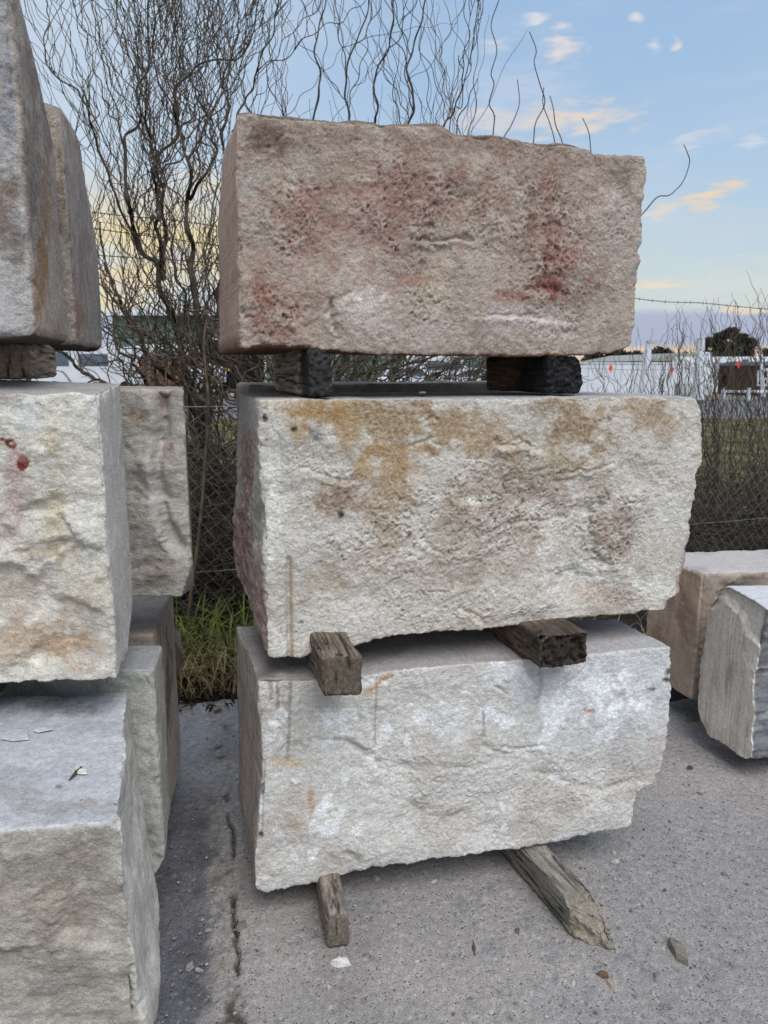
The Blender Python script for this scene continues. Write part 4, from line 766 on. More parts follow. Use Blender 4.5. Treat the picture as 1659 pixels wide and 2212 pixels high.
# ------------------------------------------------------------------ timbers
def timber(label, end_l, end_r, length, yaw, z0, z1, end='worn', colr=(118, 106, 94), char=0., seed=0, group='timber bearers between the stacked blocks', zb=(0, 0)):
    """end_l, end_r: foot points of the near end; the timber runs away from it."""
    a, b = np.r_[end_l, 0.], np.r_[end_r, 0.]; dv = dirv(yaw) * length; up = np.array([0, 0, 1.])
    F = quad(a + up * z0, b + up * z0, a + up * z1, b + up * z1); B = quad(a + dv + up * (z0 + zb[0]), b + dv + up * (z0 + zb[0]), a + dv + up * (z1 + zb[1]), b + dv + up * (z1 + zb[1]))
    dims = (np.linalg.norm(b - a), z1 - z0, length); ax = dirv(yaw); sd_ = np.array([ax[1], -ax[0], 0])
    def local(X): return np.stack([(X.P - a) @ sd_, X.P[:, 2], ((X.P - a) @ ax)], -1)
    def disp(X):
        q = local(X); g = fbm(q * [1, 1, .06], 150, 3, seed + 1); X.g = g; lng = 1 - X.f
        h = lng * (.0022 * g + .004 * fbm(q * [1, 1, .3], 12, 3, seed + 2)); X.crack = sstep(np.abs(fbm(q * [1, 1, .05], 34, 3, seed + 3)), .05, 0) * lng; h -= .005 * X.crack
        if end == 'broken': h += X.f * (.034 * fbm(q * [1, 1, .4], 20, 4, seed + 4) + .016 * fbm(q * [1.6, .7, .4], 62, 3, seed + 5) - .012)
        elif end == 'splinter': h += X.f * (.02 * fbm(q, 30, 4, seed + 4))
        elif end == 'burnt': h += X.f * (.012 * fbm(q, 30, 4, seed + 4) + .008 * fbm(q, 90, 3, seed + 5))
        else: h += X.f * (.0025 * fbm(q * [1, .35, 1], 90, 3, seed + 4) + .003 * fbm(q, 14, 3, seed + 6))
        return h - .010 * char * sstep(X.w, .35, 0) * (np.clip(fbm(q, 22, 3, seed + 9), 0, 1)) * lng
    def colour(X):
        c = np.tile(np.asarray(colr, float), (len(X.P), 1)); c = mixc(c, np.asarray(colr) * .62, sstep(X.g, -.05, .5) * .8); c = mixc(c, np.minimum(np.asarray(colr) * 1.3, 220), sstep(-X.g, .1, .5) * .6)
        c = mixc(c, (34, 30, 27), X.crack * .85); n = fbm(X.P, 9, 3, seed + 7)
        if end == 'worn': c = mixc(c, np.asarray(colr) * .82, X.f * .6); c = mixc(c, (44, 40, 36), X.f * sstep(fbm(local(X) * [1, .2, 1], 60, 3, seed + 8), .3, .6) * .8)
        if end == 'broken': c = mixc(c, (50, 44, 38), X.f * .8); c = mixc(c, (110, 84, 60), X.f * sstep(fbm(X.P, 40, 3, seed + 8), .2, .6) * .5)
        if end == 'splinter': c = mixc(c, (128, 116, 102), X.f * .7); c = mixc(c, (150, 140, 126), sstep(X.w + .05 * n, .14, .03) * .6)
        if char:
            k = sstep(X.w + .14 * n, *((.62, .30) if char > .9 else (.22, .06))) * char; c = mixc(c, (36, 36, 37), k); c = mixc(c, (58, 57, 57), k * sstep(fbm(X.P, 60, 3, seed + 12), .2, .5))
        return c
    cuts = []
    if end == 'splinter':
        tip = a * .35 + b * .65 + up * z1; cuts = [(a + dv * .10 + up * z1 * .9, -ax * .7 - sd_ * .75 + up * .1, .008, 14), (a + dv * .13 + up * z1, -ax * .62 + up * .8, .010, 20)]
    if end == 'broken': cuts = [(b + up * (z0 * .3 + z1 * .7), -ax * .75 + sd_ * .55 + up * .3, .020, 22), (a * .8 + b * .2 + up * z1, -ax * .8 + up * .45 - sd_ * .35, .018, 26), (a + up * z0, -ax * .7 - sd_ * .6 - up * .2, .014, 24)]
    if end == 'burnt': cuts = [(b * .75 + a * .25 + up * (z1 - .012), -ax * .55 + up * .6 + sd_ * .6, .014, 18), (b + up * (z0 * .8 + z1 * .2), -ax * .5 - up * .45 + sd_ * .5, .008, 18)]
    o = block('timber_bearer', F, B, dims, (.0032, .0032, .0045), M_WOOD, disp, colour, .008 if end != 'worn' else .012, cuts, -ax, .004, seed)
    return tag(o, label, 'timber', group)
# under the top block
timber('charred squared timber with a cracked black end under the left of the top block', xy(668, 850, 1.99), xy(719, 850, 2.01), .56, R(17.5), 1.470, 1.592, 'burnt', (176, 166, 157), .85, 601)
timber('burnt black timber with a rounded notched end under the right of the top block', xy(1180, 840, 2.17), xy(1258, 840, 2.21), .38, R(19), 1.472, 1.577, 'burnt', (108, 90, 80), 1., 602)
# under the middle block
e = at_z(697, 1512, .724)[:2]; timber('grey brown timber with a square end poking out under the orange stained block', e, e + [.102, .012], .55, R(15), .728, .838, 'worn', (112, 100, 88), 0, 603)
e = at_z(1166, 1449, .722)[:2]; timber('dark timber with a rotten broken end poking out under the orange stained block', e, e + [.140, .038], .50, R(19), .726, .822, 'broken', (104, 90, 76), .35, 604)
# under the bottom block, on the ground
e = at_z(706, 2052, 0.)[:2]; timber('short grey timber on the concrete under the left of the bottom block', e, e + [.062, .004], .65, R(12), .003, .106, 'worn', (128, 118, 108), 0, 605, zb=(0, 0))
e = at_z(1264, 2062, 0.)[:2]; timber('long weathered timber with a splintered tip on the concrete under the bottom block', e, e + [.086, .012], .85, R(20.5), .003, .100, 'splinter', (124, 119, 111), 0, 606)
# left stack
e = xy(6, 800, 1.93); timber('grey brown round-ended timber under the tall upper left block', e - [.25, 0], e + [.075, .0], .30, R(12), 1.516, 1.606, 'worn', (178, 162, 148), 0, 607, 'timber bearers of the left stack')
e = xy(-20, 1490, 1.75); timber('dark timber in the gap under the block with red rust spots', e - [.12, 0], e, .35, R(12), .725, .83, 'worn', (96, 90, 84), 0, 608, 'timber bearers of the left stack')
for (px, py, yy, sd0, wh) in ((1680, 1600, 2.90, 609, 'pale grey streaked block'), (1720, 1560, 3.4, 610, 'tan brown block')):
    e = at_y(px, py, yy)[:2]; timber('squared timber in the shade under the ' + wh, e, e + [.09, 0], .3, R(15), .0, .118, 'worn', (96, 88, 80), 0, sd0, 'timber bearers under the right blocks')

# ------------------------------------------------------------------ chips and debris
def chip(name, label, pos, size, colr, seed, flat=.35, cat='stone chip', group='stone chips lying about the yard', mat=None, rot=0):
    r0 = np.random.default_rng(seed); n = 11; ang = np.sort(r0.uniform(0, 2 * np.pi, n)); rad = r0.uniform(.6, 1.05, n)
    sx, sy = size if hasattr(size, '__len__') else (size, size * .7)
    lo = np.stack([np.cos(ang) * rad * sx, np.sin(ang) * rad * sy, np.zeros(n)], -1); h = flat * min(sx, sy) * 1.2
    hi = lo * r0.uniform(.55, .95, (n, 1)) + np.stack([np.zeros(n), np.zeros(n), r0.uniform(.6, 1.1, n) * h], -1)
    V = np.vstack([lo, hi, [[0, 0, 0]], [[r0.uniform(-.2, .2) * sx, 0, h * 1.15]]]); c, s = math.cos(rot), math.sin(rot)
    V = V @ np.array([[c, s, 0], [-s, c, 0], [0, 0, 1]]) + np.asarray(pos); T = []
    for i in range(n):
        j = (i + 1) % n; T += [(i, j, n + j), (i, n + j, n + i), (n + i, n + j, 2 * n + 1), (j, i, 2 * n)]
    t = np.tile(lin(colr), (len(V), 1)) * r0.uniform(.85, 1.12, (len(V), 1))
    o = mesh_np(name, V, T, mat or M_CHIP, None, t, False, True); return tag(o, label, cat, group)
CH = [(735, 2082, .034, (214, 211, 206), 'pale flat stone chip in front of the short grey timber'), (738, 2050, .012, (150, 146, 142), 'tiny stone chip touching the end of the short grey timber'), (810, 1898, .020, (150, 142, 132), 'stone lump in the shadow under the bottom block, nearest the short timber'),
      (938, 1905, .013, (186, 182, 176), 'small white chip in the shadow between the two ground timbers'), (1325, 1842, .012, (170, 162, 154), 'upper of two small pale chips on the concrete right of the long timber'), (1330, 1862, .017, (178, 174, 170), 'lower of two small pale chips on the concrete right of the long timber'),
      (1322, 2126, .024, (160, 150, 138), 'rounded buff pebble in front of the splintered timber tip'), (1300, 2106, .020, (104, 84, 70), 'brown stone chip just below the splintered timber tip'), (1411, 2143, .014, (164, 156, 146), 'small buff pebble on the concrete at the bottom right'),
      (1140, 1893, .016, (150, 146, 142), 'grey chip against the left side of the long splintered timber'), (1237, 2125, .014, (170, 168, 166), 'grey white chip lying left of the buff pebble'), (1118, 2012, .012, (96, 88, 80), 'small dark chip on open concrete between the ground timbers'),
      (900, 2078, .010, (176, 174, 172), 'white speck of stone on the bare concrete in the foreground'), (555, 1820, .010, (170, 166, 160), 'little pale chip beside the left face of the bottom block'), (1510, 1715, .016, (120, 108, 98), 'brown stone chip on the concrete below the pale grey block'), (1490, 1660, .020, (86, 70, 58), 'dark clod on the concrete left of the pale grey block'), (1565, 1890, .014, (130, 120, 112), 'grey brown pebble at the right of the concrete'),
      (450, 2010, .013, (140, 138, 136), 'pale pebble on the dark concrete strip left of the crack'), (410, 2090, .018, (150, 146, 140), 'buff pebble near the big bottom left block'), (430, 2096, .013, (160, 158, 152), 'whitish pebble on the dark concrete strip, next to a buff one'), (525, 2000, .026, (116, 112, 104), 'lump of broken mortar lying on the crack in the concrete'), (508, 1890, .014, (150, 146, 138), 'small mortar lump on the crack, close to the bottom block corner')]
for i, (px, py, s, c, l) in enumerate(CH): chip('stone_chip', l, at_z(px, py, .0), s, c, 700 + i, .5, rot=i * 1.3)
for i, (px, py, s, c, l, fl) in enumerate([(172, 1668, .022, (206, 204, 198), 'triangular white chip on the dusty top of the bottom left block', .2), (44, 1588, .055, (176, 180, 182), 'broad thin grey flake on the dusty top of the bottom left block', .05), (92, 1578, .026, (186, 188, 190), 'small white flake beside the broad grey flake', .08), (207, 826, .012, (214, 212, 208), '', .3)]):
    if l: chip('stone_chip', l, at_z(px, py, .726), s, c, 760 + i, fl, group='chips on top of the bottom left block')
chip('stone_chip', 'small white chip on the top of the block with red rust spots', at_z(208, 826, 1.490), .016, (214, 212, 208), 770, .4)
chip('stone_chip', 'tiny pale crumb on top of the orange stained block, between the charred timbers', at_y(912, 859, 2.2) * [1, 1, 0] + [0, 0, 1.472], .010, (196, 192, 188), 771, .6)
chip('wood_scrap', 'flat scrap of grey brown wood lying on the concrete at the bottom right', at_z(1461, 2055, 0.), (.030, .055), (124, 116, 106), 780, .55, 'wood scrap', 'scraps of wood on the ground', M_WOOD, .25)
chip('wood_scrap', 'sliver of brown wood standing out on the bare concrete in the foreground', at_z(1024, 2050, 0.), (.006, .035), (92, 80, 70), 781, .6, 'wood scrap', 'scraps of wood on the ground', M_WOOD, 0)
chip('wood_scrap', 'thin brown sliver beside the white chip on the bottom left block', at_z(162, 1672, .727), (.004, .035), (86, 70, 52), 782, .8, 'wood scrap', 'scraps of wood on the ground', M_WOOD, -.1)
def grit():
    V = []; T = []; t = []; n0 = 0; r0 = np.random.default_rng(5)
    for _ in range(2600):
        x, y = r0.uniform(-.8, 1.9), 1.55 + 2.0 * r0.random() ** 1.3; s = .0022 + .005 * r0.random() ** 4
        p = r0.normal(size=(6, 3)) * .18 + np.array([[1, 0, 0], [-1, 0, 0], [0, 1, 0], [0, -1, 0], [0, 0, 1], [0, 0, -.3]]); V.append(p * s + [x, y, .002])
        T += [(n0 + a, n0 + b, n0 + c) for a, b, c in ((0, 2, 4), (2, 1, 4), (1, 3, 4), (3, 0, 4))]; n0 += 6; c = lin((150, 146, 142)) * r0.uniform(.35, 1.3); t += [c] * 6
    tag(mesh_np('grit', np.vstack(V), T, M_CHIP, None, np.array(t), False, True), kind='stuff')
grit()

# ------------------------------------------------------------------ chain-link fence with barbed wire
FA, FB = np.array([-1.75, 3.86]), np.array([5.6, 6.69]); FD = (FB - FA) / np.linalg.norm(FB - FA); FLEN = float(np.linalg.norm(FB - FA))
def fpt(s, z, off=0.): return np.array([FA[0] + FD[0] * s - FD[1] * off, FA[1] + FD[1] * s + FD[0] * off, z])
def f_at(px, py):
    n = np.array([-FD[1], FD[0], 0]); return on_plane(px, py, np.r_[FA, 0], n)
def fence():
    root = empty('chain_link_fence', tuple(np.r_[FA, 0]), 'sagging chain-link fence with a bent top, running behind all the stone stacks', 'fence')
    def top(s):
        s = np.asarray(s, float); q = [0, 1.2, 2.6, 3.6, 4.05, 4.3, 4.7, 5.2, 6.4]; zz = [1.34, 1.33, 1.34, 1.345, 1.33, 1.25, 1.14, 1.02, .98]; return np.interp(s, q, zz)
    t = Tubes(); w = .047; zb = .06; k_sh = .30
    for i in range(int(FLEN / w)):
        s0 = i * w; pts = []; tp = float(top(s0)); z0 = zb - (k_sh * s0) % (2 * w)
        for k in range(int((tp - z0) / w) + 1):
            o = ((k + i) % 2) * w; z = z0 + k * w - k_sh * o
            pts.append(fpt(s0 + o + .012 * math.sin(5 * z + s0 * 2), z, .003 * (1 if k % 2 else -1)) + np.array([0, .03 * math.sin(2.3 * s0 + 2 * z), 0]))
        t.add(pts, .0023, 4)
    t.build('wire_mesh', M_WIRE, root)
    for nm, f, rr in (('tension_wire', lambda s: top(s) - .004, .0028), ('bottom_wire', lambda s: .42 - .015 * np.sin(s) + 0 * s, .003), ):
        S = np.linspace(0, FLEN, 90); w = Tubes(); w.add([fpt(s, float(f(s)), .01) + [0, .03 * math.sin(2.3 * s), 0] for s in S], rr, 5); w.build(nm, M_WIRE, root)
    # barbed strands: read at a few points, then run along the fence
    for pts in ([(60, 440), (238, 463), (468, 489), (900, 570), (1375, 645), (1520, 655), (1659, 668), (1800, 676)], [(100, 478), (234, 498), (468, 530), (700, 566)], [(100, 540), (234, 553), (467, 569), (700, 600)]):
        P = np.array([f_at(x, y) for x, y in pts]); P = catmull(P, 40); w = Tubes(); L = np.r_[0, np.cumsum(np.linalg.norm(np.diff(P, axis=0), axis=1))]
        S = np.arange(0, L[-1], .012); Q = np.stack([np.interp(S, L, P[:, c]) for c in range(3)], -1)
        for ph in (0, math.pi): w.add(Q + np.stack([0 * S, .0022 * np.cos(S * 90 + ph), .0022 * np.sin(S * 90 + ph)], -1), .0013, 4)
        for s in np.arange(.05, L[-1], .105):
            c = np.array([np.interp(s, L, P[:, i]) for i in range(3)])
            for a in (.5, 1.9, 3.6, 5.1): d = np.array([.25 * math.cos(a * 3 + s * 40), .3, math.sin(a + s * 50)]); d /= np.linalg.norm(d); w.add([c, c + d * .016], [.0013, .0005], 3)
        w.build('barbed_strand', M_BARB, root)
    for sp_, h in ((float((f_at(40, 900)[:2] - FA) @ FD), 2.3), (float((f_at(640, 800)[:2] - FA) @ FD), 2.2)):
        m = MB(); b = fpt(sp_, 0, .05); m.cyl(b, b + np.array([0, 0, h - .25]), .024, .024, 12); m.cyl(b + np.array([0, 0, h - .27]), fpt(sp_, h + .05, -.12), .018, .015, 8); po = m.build('fence_post', M_POST, root, smooth=False)
        c = MB(); c.cyl(b + np.array([0, 0, h - .26]), b + np.array([0, 0, h - .235]), .03, .03, 12); c.build('post_cap', M_POST, po)
    # loose twisted ends along the torn top edge
    for i, (px, py) in enumerate([(1285, 838), (1345, 828), (1378, 848), (1404, 838), (1432, 848), (1455, 862), (1300, 846)]):
        c = f_at(px, py + 10); w = Tubes(); q = .8 + .4 * ((i * 37) % 10) / 10
        w.add([c + [-.014, 0, -.03], c + [-.003, 0, 0], c + [-.03 * q, 0, .035], c + [-.036 * q, -.005, .060]], .0018, 4); w.add([c + [.014, 0, -.03], c + [.003, 0, 0], c + [.03, 0, .035 * q], c + [.036, -.005, .055 * q]], .0018, 4)
        w.build('loose_wire', M_WIRE, root)
fence()

# ------------------------------------------------------------------ corkscrew willow beyond the fence
def px_poly(pts, Y, wob=.12, seed=0):
    pts = np.array(pts, float); r0 = np.random.default_rng(seed); dy = np.cumsum(r0.normal(0, wob, len(pts))); dy -= np.linspace(dy[0], dy[-1], len(pts)) * .7
    return np.stack([at_y(x, y, Y + d) for (x, y), d in zip(pts, np.clip(dy, -.45, .45))])
def wavy(p0, d, L, seed, amp=.022, step=.022, curl=.0, up=0.):
    r0 = np.random.default_rng(seed); n = max(5, int(L / step)); t = np.linspace(0, L, n); d = np.asarray(d, float) / np.linalg.norm(d)
    e = np.cross(d, [.3, 1, .1]); e /= np.linalg.norm(e); g = np.cross(d, e); a = np.minimum(t / .10, 1) * amp * .8
    w1, w2 = r0.uniform(.15, .26), r0.uniform(.3, .55); p1, p2, p3, p4 = r0.uniform(0, 6.28, 4)
    ph = 2.2 * np.sin(t * r0.uniform(2, 5) + p4)
    P = np.asarray(p0) + t[:, None] * d + (a * (np.sin(t * 6.28 / w1 + p1 + ph) - np.sin(p1) + .9 * np.sin(t * 6.28 / w2 + p2)))[:, None] * e * .8 + (a * np.sin(t * 6.28 / w2 + p3 + ph))[:, None] * g
    q = t / max(L, .01); P = P + (curl * L * q * q)[:, None] * e * r0.choice([-1, 1]); P[:, 2] += up * L * q * q
    P += np.asarray(p0) - P[0]
    return P
def willow(name, label, limbs, Y, n_branch, n_twig, seed, group=None, base=None, bark=M_BARK, limbname='limb', updir=.8, twl=(.3, 1.0)):
    root = empty(name, tuple(base), label, 'tree', group); r0 = np.random.default_rng(seed); src = []
    def out(Q): return Q[-1][0] > 1.02 * (.52 + .10 * (Q[-1][2] - 2.2)) and r0.random() < .93
    for i, (pts, r_a, r_b) in enumerate(limbs):
        P = catmull(px_poly(pts, Y + r0.uniform(-.3, .35), .10, seed + i), 7); L = np.linspace(0, 1, len(P)); k = FPX / Y
        P = P + .006 * np.stack([np.sin(L * 60 + i), np.sin(L * 47 + 2 * i), 0 * L], -1)
        rad = (r_a * 1.12 + (r_b * .85 - r_a * 1.12) * L ** .62) / 2 / k; rad = rad * (1 + .10 * np.sin(L * 70 + i) + .07 * np.sin(L * 133)); t = Tubes(); t.add(P, np.maximum(rad, .0022), 9); t.build(limbname, bark, root); src.append((P, rad))
    tb = Tubes(); tw = Tubes(); br = []; sparse = .5
    lens = np.array([len(p) for p, _ in src], float); pr = lens / lens.sum()
    for i in range(n_branch):
        P, rad = src[r0.choice(len(src), p=pr)]; j = int(r0.uniform(.15, .98) * (len(P) - 1)); T = P[min(j + 1, len(P) - 1)] - P[j - 1]; T /= np.linalg.norm(T) + 1e-9
        d = T * .55 + np.array([r0.normal(0, .55), r0.normal(0, .4), updir + r0.normal(0, .25)]); L = r0.uniform(.5, 1.5)
        Q = wavy(P[j], d, L, seed * 7 + i, r0.uniform(.014, .030), .024, r0.uniform(-.15, .15), r0.uniform(-.05, .25)); ra = min(rad[j] * .6, r0.uniform(.0035, .0065)); rr = np.linspace(max(ra, .0028), .0014, len(Q))
        if out(Q): continue
        tb.add(Q, rr, 5); br.append((Q, rr))
    allb = src + br * 2; lens = np.array([len(p) for p, _ in allb], float); pr = lens / lens.sum()
    for i in range(n_twig):
        P, rad = allb[r0.choice(len(allb), p=pr)]; j = int(r0.uniform(.1, 1.) * (len(P) - 1)); d = np.array([r0.normal(0, .38), r0.normal(0, .35), updir * 1.1 + r0.normal(0, .3)]); L = r0.uniform(*twl)
        Q = wavy(P[j], d, L, seed * 13 + i, r0.uniform(.010, .024), .022, r0.uniform(-.3, .3), r0.uniform(-.1, .3)); 
        if out(Q): continue
        tw.add(Q, np.linspace(.0024, .0011, len(Q)), 4)
    if n_branch: tag(tb.build('branches', M_TWIG, root), kind='stuff')
    if n_twig: tag(tw.build('twigs', M_TWIG, root), kind='stuff')
    return root
LIMBS = [
    ([(505, 1370), (478, 1200), (460, 1020), (440, 905), (417, 841), (397, 789), (384, 724), (368, 666), (342, 622), (344, 571), (307, 549), (296, 512), (285, 472), (274, 432), (273, 384), (269, 329), (271, 293), (296, 274), (304, 238), (296, 190), (318, 146), (322, 73), (318, 0), (328, -80)], 20, 2.5),
    ([(345, 578), (350, 540), (337, 494), (344, 465), (340, 420), (329, 373), (333, 350), (326, 310), (318, 274), (312, 220), (300, 180), (280, 120), (262, 60), (250, 0), (240, -70)], 9, 2),
    ([(352, 605), (352, 550), (357, 494), (348, 440), (351, 400), (335, 366), (348, 329), (380, 300), (384, 256), (377, 220), (384, 183), (413, 157), (440, 135), (470, 128), (505, 130), (530, 110), (548, 60), (560, 0)], 9, 3),
    ([(520, 1370), (480, 1100), (455, 960), (445, 800), (430, 700), (413, 600), (417, 541), (406, 494), (402, 440), (413, 395), (406, 348), (395, 311), (388, 275), (370, 225), (345, 180), (330, 120), (335, 40)], 16, 2.5),
    ([(452, 1010), (410, 860), (368, 815), (345, 796), (318, 765), (300, 720), (270, 680), (255, 640), (238, 600), (225, 560), (215, 480)], 13, 4),
    ([(462, 1060), (340, 900), (235, 838), (189, 809), (169, 796), (143, 766), (111, 753), (80, 735), (40, 700)], 12, 5),
    ([(470, 1090), (390, 940), (330, 850), (303, 805), (286, 785), (292, 757), (268, 735), (240, 725), (200, 690)], 10, 4),
    ([(470, 1200), (520, 1000), (560, 900), (520, 812), (498, 786), (472, 776), (452, 770), (430, 745), (400, 735)], 9, 4),
    ([(449, 820), (436, 700), (449, 650), (469, 626), (490, 600), (500, 560)], 8, 4),
    ([(540, 1370), (570, 1150), (600, 950), (650, 780), (690, 600), (720, 400), (752, 262), (745, 190), (760, 110), (790, 40), (800, -50)], 10, 2.6),
    ([(530, 1370), (545, 1150), (580, 900), (620, 650), (660, 400), (680, 245), (692, 170), (680, 100), (700, 20), (705, -60)], 9, 2.4),
    ([(512, 1370), (515, 1150), (520, 800), (535, 500), (520, 330), (512, 260), (530, 215), (548, 185), (560, 130), (590, 70), (600, 0)], 9, 2.6),
    ([(302, 545), (256, 440), (236, 384), (205, 300), (190, 240), (165, 194), (112, 157), (95, 100), (105, 40), (98, 0)], 6, 2.4),
    ([(408, 430), (440, 380), (468, 329), (454, 293), (457, 263), (435, 227), (425, 194), (400, 150), (380, 80), (375, 0)], 6, 2.6),
    ([(520, 600), (500, 450), (480, 300), (492, 250), (492, 205), (480, 180), (500, 120), (515, 60), (510, 0)], 8, 3),
    ([(560, 1300), (700, 900), (800, 600), (860, 400), (880, 280), (895, 220), (880, 150), (900, 80), (920, 0), (925, -60)], 10, 2.4),
    ([(575, 1300), (760, 900), (870, 600), (930, 400), (950, 290), (980, 240), (1000, 170), (990, 120)], 8, 2),
    ([(550, 1200), (660, 900), (760, 815), (870, 790), (960, 760), (1040, 700)], 8, 4),
    ([(560, 1250), (640, 960), (700, 850), (830, 790), (900, 740), (960, 600), (1000, 400), (985, 280), (1010, 220), (1030, 170)], 8, 2),
    ([(500, 1350), (450, 1150), (425, 1000), (415, 930), (408, 860), (420, 800), (410, 740), (395, 690), (402, 640), (380, 600), (372, 540), (378, 470)], 12, 4),
    ([(490, 1350), (470, 1180), (430, 1100), (405, 1010), (398, 940), (380, 880), (350, 850), (320, 845)], 9, 4),
    ([(530, 1330), (500, 1180), (490, 1080), (470, 1000), (440, 950), (430, 860), (460, 800), (455, 740), (470, 680), (462, 620)], 12, 5),
    ([(520, 1340), (600, 1000), (680, 870), (760, 820), (850, 775), (940, 700)], 9, 3),
    ([(540, 1340), (640, 980), (740, 880), (840, 830), (930, 770), (980, 700)], 8, 3),
    ([(560, 1340), (700, 980), (820, 870), (920, 820), (1000, 770), (1060, 690)], 8, 3),
    ([(540, 1300), (600, 920), (650, 830), (700, 780), (720, 700)], 10, 4), ([(545, 1300), (660, 900), (725, 840), (740, 790), (790, 720)], 7, 3),
    ([(580, 1300), (800, 930), (900, 850), (960, 800), (1000, 760), (1040, 720)], 7, 3), ([(530, 1260), (600, 980), (720, 850), (800, 845), (900, 800), (985, 790)], 6, 3),
    ([(500, 1300), (455, 1240), (432, 1150), (440, 1060), (420, 980), (428, 900), (400, 850)], 9, 4), ([(500, 1280), (470, 1120), (492, 1020), (470, 930), (480, 860), (500, 800)], 8, 4),
    ([(495, 1330), (430, 1210), (400, 1120), (410, 1020), (392, 950), (372, 890)], 8, 3), ([(500, 1250), (440, 1130), (462, 1080), (430, 1010), (450, 960), (425, 920)], 6, 3),
    ([(585, 1300), (720, 900), (770, 500), (800, 300), (815, 240), (808, 170), (840, 100), (850, 20), (845, -60)], 8, 2.4),
]
willow('corkscrew_willow', 'big bare corkscrew willow with twisting dark limbs behind the stacks on the left', LIMBS, 5.1, 235, 1150, 21, base=(at_z(515, 1370, .05)[0] * 1.2, 5.1, .05))
def stems(name, label, lines, Y, rad, group, seed, twigs=0, thr=.9):
    base = np.mean([at_y(l[0][0], l[0][1], Y) for l in lines], 0); base[2] = .05; root = empty(name, tuple(base), label, 'shrub', group)
    for i, l in enumerate(lines):
        P = catmull(px_poly(l, Y + .05 * (i % 3), .03, seed + i), 8); P = np.vstack([[P[0][0] * .97 + base[0] * .03, P[0][1], .03], P]) if P[0][2] > .1 else P
        t = Tubes(); t.add(P, np.linspace(rad, max(.0026, rad * .4), len(P)), 5); t.build('stem', M_TWIG, root)
    return root
GS = 'thin willow shoots rising behind the top block'
def zs(l): return [(972 + x * .414, y * .414) for x, y in l]
for i, (l, lab) in enumerate([
    ([(150, 1500), (225, 705), (230, 600), (205, 540), (230, 440), (215, 380), (245, 260), (215, 130), (255, 0), (262, -80)], 'tall wavy willow shoot standing second from the left above the top block edge'),
    ([(-60, 1500), (0, 650), (60, 560), (70, 450), (110, 280), (130, 150), (150, 0), (170, -80)], 'tall wavy willow shoot that leaves the frame just right of the dense canopy'),
    ([(400, 1100), (436, 740), (448, 640), (495, 540), (470, 440), (440, 330), (450, 260), (415, 165)], 'wavy willow shoot rising beside the large white cloud'),
    ([(200, 1100), (262, 770), (322, 650), (362, 540), (352, 415)], 'short leaning willow shoot below the small pale cloud'),
    ([(640, 1100), (592, 770), (552, 655), (540, 570), (522, 500)], 'short willow shoot right of the forked pair above the block'),
    ([(590, 1100), (552, 770), (520, 640), (486, 545), (490, 455)], 'crossing willow shoot that forks from the cloud-side shoot'),
    ([(745, 1100), (733, 770), (722, 685), (692, 615)], 'single short shoot above the notch near the right end of the top block'),
    ([(640, 1420), (860, 1270), (1010, 1110), (1080, 1030), (1140, 1020), (1180, 990), (1220, 940), (1250, 850), (1240, 800), (1220, 755)], 'long curved willow shoot hooking out to the right of the top block')]):
    stems('willow_shoot', lab, [zs([(l[0][0] - 1000, 3000), (l[0][0] - 620, 2250), (l[0][0] - 260, 1750)] + l)], 4.9, .0044, GS, 900 + i)
stems('willow_shoot', 'straight grey dead stem climbing in the gap between the left and middle stacks', [[(393, 1480), (402, 1380), (414, 1270), (426, 1180), (436, 1090), (442, 1000), (448, 930), (450, 865), (444, 800), (440, 740), (446, 690)]], 4.05, .013, GS, 930)

# lower thin stems on the right
def right_shrub(k, x0, x1, n, Y, label, ytop=(640, 780), seed=0):
    r0 = np.random.default_rng(seed); cx = (x0 + x1) / 2; base = at_y(cx, 1180, Y); base[2] = .02; root = empty('willow_shrub', tuple(base), label, 'shrub', 'bare willow shrubs behind the fence on the right'); tw = Tubes(); T = Tubes()
    for i in range(n):
        px = r0.uniform(x0, x1); a = at_y(cx * .45 + px * .55, 1190, Y + r0.uniform(-.3, .3)); a[2] = .0; b = at_y(px, r0.uniform(*ytop), Y + r0.uniform(-.3, .3)); v = b - a; L = np.linalg.norm(v)
        P = wavy(a, v, L, seed * 31 + i, r0.uniform(.012, .028), .03, r0.uniform(-.08, .08)); (T if i % 3 else tw).add(P, np.linspace(r0.uniform(.004, .009), .0016, len(P)), 4)
        for j in range(4):
            q = P[int(r0.uniform(.3, .9) * (len(P) - 1))]; d = v / L + np.array([r0.normal(0, .5), r0.normal(0, .4), 0]); tw.add(wavy(q, d, r0.uniform(.2, .6), seed * 37 + i * 5 + j, .014, .028), [.0024] , 4) if False else None
            Q = wavy(q, d, r0.uniform(.2, .6), seed * 37 + i * 5 + j, .014, .028); tw.add(Q, np.linspace(.0028, .0012, len(Q)), 4)
    tag(T.build('stems', M_TWIG, root), kind='stuff'); tag(tw.build('twigs', M_TWIG, root), kind='stuff')
right_shrub(0, 1290, 1400, 8, 6.9, 'sparse willow shrub with pale shoots under the right end of the top block', (690, 830), 41)
right_shrub(1, 1400, 1500, 16, 6.6, 'willow shrub with wavy upright stems in front of the long white wall', (650, 800), 42)
right_shrub(2, 1490, 1600, 26, 6.5, 'dense willow shrub with many dark stems beside the right end of the white wall', (640, 800), 43)
right_shrub(3, 1580, 1720, 26, 6.7, 'dense willow shrub at the right edge of the photo, in front of the brown sheds', (620, 800), 44)
